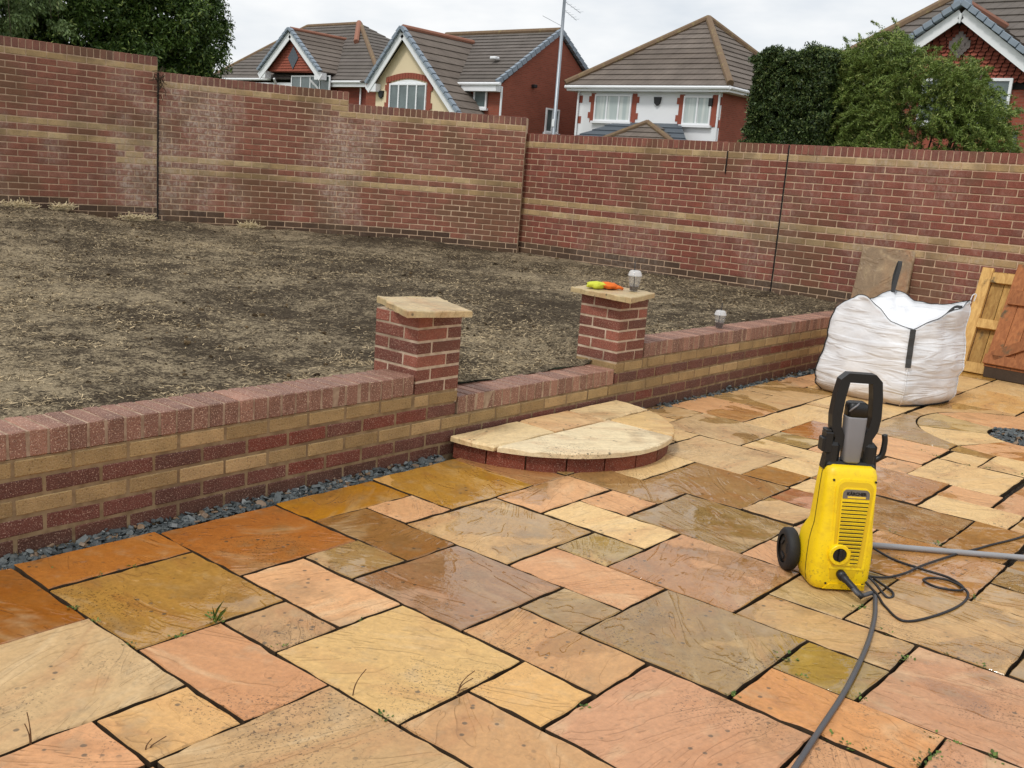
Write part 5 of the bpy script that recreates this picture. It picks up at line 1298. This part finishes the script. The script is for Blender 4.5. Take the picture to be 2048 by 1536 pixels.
MB().prism([(GX, 30.92, 4.74), (GX, 30.60, 4.74), (GX, 30.64, 4.5), (GX, 30.76, 4.4), (GX, 30.88, 4.5)], (-.1, 0, 0)).build('alarm_box', 'black_plastic', H)
MB().box((X0 + 1.0, 26.35, 6.4), (.32, .32, .12), ch=.03).build('roof_vent', 'upvc', H)
# aerial on the gable of that house
A = world_thing('roof_aerial', 'thin rooftop television aerial beside the lamp post', 'aerial')
MB().tube([(34.9, Y0 + .1, 7.6), (35.0, Y0 + .1, 9.3)], .022, 6).build('mast', 'lamp_steel', A)
for z, L in ((9.05, .75), (8.7, .5)):
    MB().tube([(34.9, Y0 + .1, z + .12), (35.0 + L, Y0 - .2, z - .25)], .010, 5).build('boom', 'lamp_steel', A)
    for k in range(5): q = Vector((35.0 + L * k / 4, Y0 + .1 - .3 * k / 4, z + .1 - .3 * k / 4)); MB().tube([q + Vector((0, -.15, 0)), q + Vector((0, .15, 0))], .006, 4).build('element', 'lamp_steel', A)
MB().tube([(35.0, Y0 + .1, 8.1), (33.6, Y0 + .2, 8.35)], .009, 5).build('boom', 'lamp_steel', A)

# -- brown roofed house on the left with small tile-hung gable
H = world_thing('tile_gable_house', 'red brick house with brown hip roof and small tile-hung gable', 'house', 'houses beyond the wall')
X0, X1, Y0, Y1, ZE = 34.5, 43, 36.2, 50.6, 5.7
MB().span((X0, Y0, GZ), (X1, Y1, ZE - .05)).build('wall', 'house_brick_dark', H)
r0, r1 = (38.6, 47.6, 9.4), (38.6, 42.8, 9.4); ov = .45
e = [(X0 - ov, Y0 - ov, ZE), (X0 - ov, Y1 + ov, ZE + .15), (X1 + ov, Y1 + ov, ZE), (X1 + ov, Y0 - ov, ZE)]
roof_slope(H, (e[0], e[1], r0, r1), 17, 'roof_tile'); roof_slope(H, (e[2], e[3], r1, r0), 17, 'roof_tile'); roof_slope(H, (e[1], e[2], r0, r0), 17, 'roof_tile'); roof_slope(H, (e[3], e[0], r1, r1), 17, 'roof_tile')
ridge(H, r0, r1, 'ridge_tile'); ridge(H, e[0], r1, 'ridge_tile', name='hip_tiles'); ridge(H, e[1], r0, 'ridge_tile', name='hip_tiles')
gutter(H, (X0 - ov, Y0 - ov, ZE - .06), (X0 - ov, 39.9, ZE - .06)); gutter(H, (X0 - ov, 45.0, ZE + .08), (X0 - ov, Y1 + ov, ZE + .1)); MB().span((X0 - ov + .05, Y0, ZE - .3), (X0, Y1, ZE - .1)).build('fascia', 'upvc', H)
pipe(H, X0 - .1, 37.7, GZ, ZE - .1)
GX = X0 - .8; ga = (42.45, 8.28); gl_, gr_ = (45.15, 6.16), (39.75, 6.06)
tri = [(GX, gl_[0] - .35, gl_[1]), (GX, ga[0], ga[1] - .35), (GX, gr_[0] + .35, gr_[1])]
MB().prism(tri, (.5, 0, 0)).build('gable_panel', 'quoin', H)
plain('hung_tile', (150, 80, 62), .85, var=.25, scale=5)
for k in range(12):
    f0, f1 = k / 12, (k + 1.1) / 12; zz0 = gl_[1] + (ga[1] - .4 - gl_[1]) * f0; zz1 = min(gl_[1] + (ga[1] - .4 - gl_[1]) * f1, ga[1] - .4); wl = (gl_[0] - .4 - ga[0]) * (1 - f0); wr2 = (ga[0] - gr_[0] - .4) * (1 - f0)
    MB().add([(GX - .05, ga[0] + wl, zz0), (GX - .05, ga[0] - wr2, zz0), (GX - .01, ga[0] - wr2, zz1), (GX - .01, ga[0] + wl, zz1), (GX, ga[0] - wr2, zz0), (GX, ga[0] + wl, zz0)], [[0, 1, 2, 3], [0, 5, 4, 1]]).build('tile_row', 'hung_tile', H)
m = MB().prism([(GX - .055, ga[0], 7.45), (GX - .055, ga[0] + .45, 6.85), (GX - .055, ga[0], 6.25), (GX - .055, ga[0] - .45, 6.85)], (-.02, 0, 0)); m.build('diamond', 'lead', H)
roof_slope(H, ((GX - .3, gr_[0], gr_[1]), (X0 + .3, gr_[0], gr_[1] - .0), (X0 + 3.0, ga[0], ga[1]), (GX - .3, ga[0], ga[1])), 9, 'roof_tile_warm', 'gable_roof'); roof_slope(H, ((X0 + .3, gl_[0], gl_[1]), (GX - .3, gl_[0], gl_[1]), (GX - .3, ga[0], ga[1]), (X0 + 3.0, ga[0], ga[1])), 9, 'roof_tile', 'gable_roof')
ridge(H, (GX - .3, ga[0], ga[1] + .06), (X0 + 2.9, ga[0], ga[1] + .06), 'ridge_orange', .09); ridge(H, (X0 + 2.3, 41.0, 8.1), (38.5, 42.8, 9.45), 'ridge_orange', .15)
for (ey_, ez_) in (gl_, gr_):
    A_ = Vector((GX - .36, ey_, ez_)); B_ = Vector((GX - .36, ga[0], ga[1] + .04))
    for k in range(11): MB().bar(A_.lerp(B_, k / 11) + Vector((0, 0, .05)), A_.lerp(B_, (k + .93) / 11) + Vector((0, 0, .02)), .13, .24, up=(-1, 0, 0)).build('verge_cap', 'verge_grey', H)
    MB().bar(A_ + Vector((.05, 0, -.30)), B_ + Vector((.05, 0, -.30)), .36, .04, up=(-1, 0, 0)).build('bargeboard', 'upvc', H)
    s = 1 if ey_ > ga[0] else -1
    MB().span((GX - .3, ey_ - s * .55, ez_ - .38), (GX + .1, ey_ - s * .02, ez_ + .0)).build('box_end', 'upvc', H)
    MB().bar((GX - .1, ey_ - s * 1.1, ez_ - .4), (X0 - .05, ey_ - s * .6, ez_ - 1.3), .1, .1).build('bracket', 'upvc', H)
window(H, (X0 - .55, 42.9, 4.7), U, NF, 3.3, 1.25, 4); window(H, (X0 - .05, 45.6, 4.55), U, NF, 1.5, 1.0, 2, 'curtain_glass'); window(H, (X0 - .05, 50.3, 4.6), U, NF, 1.4, 1.0, 2)

# -- tile-hung house on the right
H = world_thing('tile_hung_house', 'red tile-hung gabled house at the right edge behind the juniper', 'house', 'houses beyond the wall')
GX = 26.0; ga = (5.12, 6.55); gl_, gr_ = (7.65, 4.75), (2.6, 4.70)
MB().span((GX + .02, 1.6, GZ), (34, 9.6, 4.6)).build('wall', 'house_brick', H)
MB().prism([(GX, gl_[0] - .3, 4.55), (GX, ga[0], ga[1] - .3), (GX, gr_[0] + .3, 4.55)], (.4, 0, 0)).build('gable_panel', 'joint_black', H)
rows = 15; zb, zt_ = 4.72, ga[1] - .42
for k in range(rows):
    z0_ = zb + (zt_ - zb) * k / rows; z1_ = zb + (zt_ - zb) * (k + 1.1) / rows; hw_ = 2.35 * (1 - (z0_ - zb) / (zt_ + .12 - zb)); n_ = max(1, int(hw_ * 2 / .17)); r_ = MB()
    for q in range(n_):
        ya = ga[0] - hw_ + 2 * hw_ * q / n_; yb_ = ga[0] - hw_ + 2 * hw_ * (q + .87) / n_; dx_ = random.uniform(0, .012)
        r_.add([(GX - .085 - dx_, ya, z0_), (GX - .085 - dx_, (ya + yb_) / 2, z0_ - .03), (GX - .085 - dx_, yb_, z0_), (GX - .012, yb_, z1_), (GX - .012, ya, z1_)], [[0, 1, 2, 3, 4]])
    r_.build('tile_row', 'hung_tile', H, recalc=False, kind='stuff')
plain('scale_tile', (104, 96, 92), .8, var=.3, scale=6)
for k, cnt in enumerate((1, 2, 3, 4, 4, 3, 2, 1)):
    for q in range(cnt):
        yc = ga[0] + (q - (cnt - 1) / 2) * .135; zc = 5.88 - k * .072
        sc_ = [(-.058, .06), (-.058, -.02)] + [(.058 * math.cos(PI + PI * a_ / 6), -.02 + .055 * math.sin(PI + PI * a_ / 6)) for a_ in range(1, 6)] + [(.058, -.02), (.058, .06)]
        MB().prism([(GX - .105 - .006 * (8 - k), yc + y_, zc + z_) for y_, z_ in sc_], (-.015, 0, 0)).build('scale_tile', 'scale_tile', H)
roof_slope(H, ((GX - .35, gr_[0] - .1, gr_[1] - .05), (29, gr_[0] - .1, gr_[1] - .05), (29.5, ga[0], ga[1]), (GX - .35, ga[0], ga[1])), 12, 'roof_tile_warm', 'gable_roof'); roof_slope(H, ((29, gl_[0] + .1, gl_[1] - .05), (GX - .35, gl_[0] + .1, gl_[1] - .05), (GX - .35, ga[0], ga[1]), (29.5, ga[0], ga[1])), 12, 'roof_tile', 'gable_roof')
ridge(H, (GX - .3, ga[0], ga[1] + .07), (29.5, ga[0], ga[1] + .07), 'ridge_orange', .12)
for (ey_, ez_) in (gl_, gr_):
    A_ = Vector((GX - .42, ey_, ez_)); B_ = Vector((GX - .42, ga[0], ga[1] + .02))
    for k in range(12): MB().bar(A_.lerp(B_, k / 12) + Vector((0, 0, .05)), A_.lerp(B_, (k + .95) / 12) + Vector((0, 0, .03)), .14, .22, up=(-1, 0, 0), ch=.01).build('verge_cap', 'verge_grey', H)
    MB().bar(A_ + Vector((.06, 0, -.24)), B_ + Vector((.06, 0, -.24)), .26, .04, up=(-1, 0, 0)).build('bargeboard', 'upvc', H)
MB().tube([(GX - .42, ga[0], ga[1] - .22), (GX - .42, ga[0], ga[1] - .45)], [.05, .02], 6).build('finial', 'upvc', H)
MB().prism([(GX - .46, ga[0] + .22, ga[1] - .02), (GX - .46, ga[0] - .22, ga[1] - .02), (GX - .46, ga[0] - .18, ga[1] + .25), (GX - .46, ga[0] + .18, ga[1] + .25)], (.1, 0, 0)).build('apex_cap', 'verge_grey', H)
rt = (31.5, 6.9, 8.0), (31.5, 3.5, 8.0)
roof_slope(H, ((26.6, 1.2, 4.7), (26.6, 10.0, 4.7), rt[0], rt[1]), 13, 'roof_tile'); roof_slope(H, ((26.6, 10.0, 4.7), (36, 10.0, 4.7), rt[0], rt[0]), 13, 'roof_tile'); roof_slope(H, ((36, 1.2, 4.7), (26.6, 1.2, 4.7), rt[1], rt[1]), 13, 'roof_tile')
ridge(H, (26.6, 10.0, 4.75), (31.5, 6.9, 8.08), 'ridge_tile', .13, 'hip_tiles'); ridge(H, rt[0], rt[1], 'ridge_tile')
MB().box((27.9, 7.0, 5.75), (.3, .3, .12), ch=.03).build('roof_vent', 'upvc', H)
window(H, (GX - .12, 5.9, 3.68), U, NF, 2.2, 1.12, 3); MB().bar((GX - .35, 3.1, 4.55), (GX - .02, 3.1, 3.75), .09, .09).build('bracket', 'upvc', H); MB().span((GX - .4, 3.0, 4.5), (GX, 3.2, 4.66)).build('bracket_head', 'upvc', H)
MB().span((GX - .06, 3.5, GZ), (GX + .01, 6.4, 3.5)).build('tile_panel', 'hung_tile', H); MB().span((GX - .075, 3.42, GZ), (GX + .012, 3.52, 3.55)).build('corner_tile', 'lead', H)

# -- lamp post
lp = empty('lamp_post', (31.0, 22.0, GZ), label='tall grey steel lamp post in front of the brick gable', cat='lamp post')
MB().tube([(0, 0, 0), (0, 0, 1.6)], .11, 14).build('base', 'lamp_steel', lp, smooth=True); MB().tube([(0, 0, 1.6), (0, 0, 1.7), (0, 0, 9.6)], [.11, .085, .062], 14).build('shaft', 'lamp_steel', lp, smooth=True)
MB().tube(spline([(0, 0, 9.5), (-.1, 0, 9.75), (-.6, 0, 9.9)], 6), .045, 8).build('arm', 'lamp_steel', lp, smooth=True); MB().box((-.8, 0, 9.9), (.6, .24, .12), ch=.03).build('lantern', 'upvc', lp)
MB().box((-.08, 0, 4.6), (.03, .12, .3), ch=.01).build('number_plate', 'upvc', lp)

# ------------------------------------------------------------------ trees and hedge
def leaf_mat(name, a, b, c3):
    t = NT(name); r_ = t.rnd(); c = t.mix(r_, lin(*a), lin(*b)); c = t.mix(t.step(r_, .86, .97), c, lin(*c3))
    t.fin(c, .5, .35); t.set(t.b.inputs['Subsurface Weight'], 0.0); return t
leaf_mat('leaf_laurel', (42, 64, 24), (94, 120, 48), (142, 160, 84)); leaf_mat('leaf_birch', (66, 88, 46), (112, 132, 78), (138, 150, 96)); leaf_mat('leaf_hedge', (40, 56, 28), (72, 92, 44), (106, 118, 66)); leaf_mat('leaf_juniper', (72, 92, 40), (126, 146, 68), (166, 174, 100))
plain('bark', (86, 72, 58), .9, bump=.6, var=.3)
def quads(c, d, s):
    n = len(c); V = np.stack([c - d, c + s * .9, c + d, c - s * .9], 1).reshape(-1, 3); return V, np.arange(n * 4).reshape(-1, 4)
def unit(v): return v / np.maximum(np.linalg.norm(v, axis=-1, keepdims=True), 1e-6)
def crown(name, clumps, per, size, leaf, ratio, mat, parent, droop=0.0, seed=1, shell=.55, dirjit=1.0):
    """clumps: (n,4) centres with radius; leaves spread through each clump"""
    r_ = np.random.default_rng(seed); n = len(clumps) * per
    idx = np.repeat(np.arange(len(clumps)), per); C0 = clumps[idx, :3]; R0 = clumps[idx, 3:4]
    dr = unit(r_.normal(size=(n, 3))); rad = R0 * (shell + (1 - shell) * r_.random((n, 1))) * (r_.random((n, 1)) ** .33)
    c = C0 + dr * rad * np.array([1, 1, .85]); d = unit(dr * .8 + r_.normal(size=(n, 3)) * dirjit + np.array([0, 0, -droop]))
    s = unit(np.cross(d, r_.normal(size=(n, 3)))); L = leaf * r_.uniform(.6, 1.25, (n, 1))
    V, F = quads(c, d * L, s * L * ratio); cl_r = np.repeat(r_.random(len(clumps)) * .35, per)
    o = bpy.data.objects.new(name, np_mesh(name, V, F, mat, np.clip(cl_r + r_.random(n) * .65, 0, .999))); link(o, parent); return o
def limbs(parent, base, tips, r0, seed=0, name='trunk'):
    m = MB(); random.seed(seed); b = Vector(base)
    for i, t_ in enumerate(tips):
        t_ = Vector(t_); mid = b.lerp(t_, .5) + Vector((random.gauss(0, .1), random.gauss(0, .1), .1)); pp = spline([b, b + (mid - b) * .45 + Vector((0, 0, .1)), mid, t_], 4); k = len(pp)
        m.tube(pp, [r0 * (1 - .85 * j / k) * (1 if i == 0 else .55) for j in range(k)], 7)
    return m.build(name, 'bark', parent, smooth=True)
def blob(n, fn, seed):
    r_ = np.random.default_rng(seed); return np.array([fn(r_) for _ in range(n)])
# big evergreen behind the left wall
RV = Vector((.86, -.50, 0)); NV = Vector((.50, .86, 0))
tr = empty('evergreen_tree', (6.60, 11.37, GZ), label='large dense dark green broadleaf tree behind the left wall', cat='tree', group='trees beyond the wall')
limbs(tr, (0, 0, 0), [(.1, 0, 5.2), (-1.0, .1, 4.6), (.8, .1, 4.6), (.3, .4, 4.0), (-.4, .8, 4.8)], .20, 3)
def fn(r_):
    u_ = r_.uniform(-2.3, 1.62); z_ = r_.uniform(2.5, 5.7); edge_ = 1.62 - .10 * (1 + math.sin(z_ * 4.2)) - .05 * math.sin(z_ * 11) - max(0, 3.0 - z_) * .12
    u_ = min(u_, edge_); w_ = -.85 + .75 * max(0, u_ / 1.6) ** 3 + r_.uniform(-.12, .55) + .22 * math.sin(u_ * 4.1) * math.sin(z_ * 3.3)
    p = RV * u_ + NV * w_; return (p.x, p.y, z_, r_.uniform(.13, .26))
crown('crown', blob(1050, fn, 11), 150, 1, .039, .36, 'leaf_laurel', tr, .5, 5)
def fn(r_):
    p = RV * r_.uniform(-2.3, 1.25) + NV * r_.uniform(-.1, .7); return (p.x, p.y, r_.uniform(2.5, 5.6), r_.uniform(.2, .35))
crown('inner_foliage', blob(260, fn, 18), 80, 1, .085, .45, 'leaf_laurel', tr, .3, 8)
tr = empty('birch_tree', (4.40, 10.45, GZ), label='pale weeping birch hanging over the wall at the left edge', cat='tree', group='trees beyond the wall')
limbs(tr, (-.6, 1.2, 0), [(-.4, .8, 6.0), (-1.0, .3, 5.2), (.3, .2, 5.6), (.1, -.1, 5.2)], .11, 4)
def fn(r_):
    x_ = r_.uniform(-1.6, .78); return (x_, r_.uniform(-.6, .3) - .1 * x_, r_.uniform(3.55 + .25 * max(0, x_ + .1) + .12 * math.sin(x_ * 9), 6.0), r_.uniform(.08, .17))
crown('crown', blob(430, fn, 12), 80, 1, .030, .42, 'leaf_birch', tr, 1.6, 6)
m = MB(); random.seed(5)
for _ in range(60):
    x_ = random.uniform(-1.4, .7); y_ = random.uniform(-.65, .2); z_ = random.uniform(4.6, 5.6); m.tube([(x_, y_, z_), (x_ + .04, y_ - .03, z_ - .45), (x_ + .07, y_ - .04, z_ - 1.0)], [.006, .004, .002], 4)
m.build('hanging_twigs', 'bark', tr, kind='stuff')
# trimmed conifer hedge: front face square to the wall
tr = empty('trimmed_conifer', (10.42, 2.18, GZ), label='dark flat-sided trimmed conifer behind the red wall', cat='tree', group='conifers behind the red wall')
limbs(tr, (0, 0, 0), [(0, .0, 3.9), (.1, .3, 3.4), (0, -.3, 3.4)], .10, 6)
def fn(r_):
    y_ = r_.uniform(-.62, .40); tp_ = 4.10 + .05 * math.sin(y_ * 13); z_ = r_.uniform(2.3, tp_); k = r_.random()
    y_ = min(y_, .40 - .06 * (z_ - 2.3))
    x_ = -.30 + r_.uniform(-.03, .10) + .05 * noise.noise((y_ * 4, z_ * 4, 0))
    if k < .22: z_ = tp_ + r_.uniform(-.06, .05); x_ = r_.uniform(-.30, .4)
    elif k < .40: y_ = .40 - .06 * (z_ - 2.3) + r_.uniform(-.06, .02); x_ = r_.uniform(-.30, .4)
    return (x_, y_, z_, r_.uniform(.045, .10))
crown('crown', blob(1250, fn, 13), 95, 1, .021, .40, 'leaf_hedge', tr, -.2, 7)
def fn(r_): return (r_.uniform(-.18, .4), r_.uniform(-.62, .32), r_.uniform(2.3, 4.02), r_.uniform(.08, .14))
crown('inner_foliage', blob(420, fn, 17), 60, 1, .040, .5, 'leaf_hedge', tr, -.2, 9)
# loose juniper
tr = empty('juniper_tree', (11.0, .80, GZ), label='loose feathery green juniper behind the red wall', cat='tree', group='conifers behind the red wall')
tips = []
r2 = np.random.default_rng(21)
for k in range(22): tips.append((r2.uniform(-.45, .35), r2.uniform(-.95, .95), r2.uniform(2.9, 4.0)))
limbs(tr, (0, .1, 0), tips, .06, 8)
def sprays(parent, n, seed, mat, box, keep):
    r_ = np.random.default_rng(seed); per = 100; out_ = []
    while len(out_) < n:
        p = np.array([r_.uniform(*box[0]), r_.uniform(*box[1]), r_.uniform(*box[2])])
        if keep(p, r_): out_.append(p)
    P = np.array(out_); dirs = unit(np.stack([r_.normal(-.35, .5, n), np.sign(P[:, 1]) * np.abs(r_.normal(.35, .55, n)), r_.normal(.32, .4, n)], -1)); L = r_.uniform(.16, .42, n)
    t_ = r_.random((n, per, 1)); c = P[:, None] + dirs[:, None] * L[:, None, None] * t_ + np.array([0, 0, -1]) * (t_ ** 2) * .14 + r_.normal(0, .024, (n, per, 3)) * (1.12 - t_)
    d = unit(dirs[:, None] * 1.0 + r_.normal(0, .6, (n, per, 3))); s = unit(np.cross(d, r_.normal(size=(n, per, 3)))); l = r_.uniform(.014, .032, (n, per, 1))
    V, F = quads(c.reshape(-1, 3), (d * l).reshape(-1, 3), (s * .0052).reshape(-1, 3)); rr = np.clip(np.repeat(r_.random(n) * .5, per) + r_.random(n * per) * .5, 0, .999)
    o = bpy.data.objects.new('crown', np_mesh('crown', V, F, mat, rr)); link(o, parent); return o
def keep(p, r_):
    y_, z_ = p[1], p[2]; top = 4.16 + .16 * math.sin(y_ * 3.1 + .6) + .10 * math.sin(y_ * 8.3)
    if y_ < -.55: top -= (-.55 - y_) * .9
    if z_ > top: return False
    if -.62 < y_ < -.10 and 3.02 < z_ < 3.24 and r_.random() < .9: return False        # the gap where the house shows through
    return r_.random() < .62 + .6 * noise.noise((y_ * 2.8, z_ * 3.4, 4.0))
sprays(tr, 3100, 31, 'leaf_juniper', ((-.55, .30), (-1.10, 1.05), (2.35, 4.40)), keep)
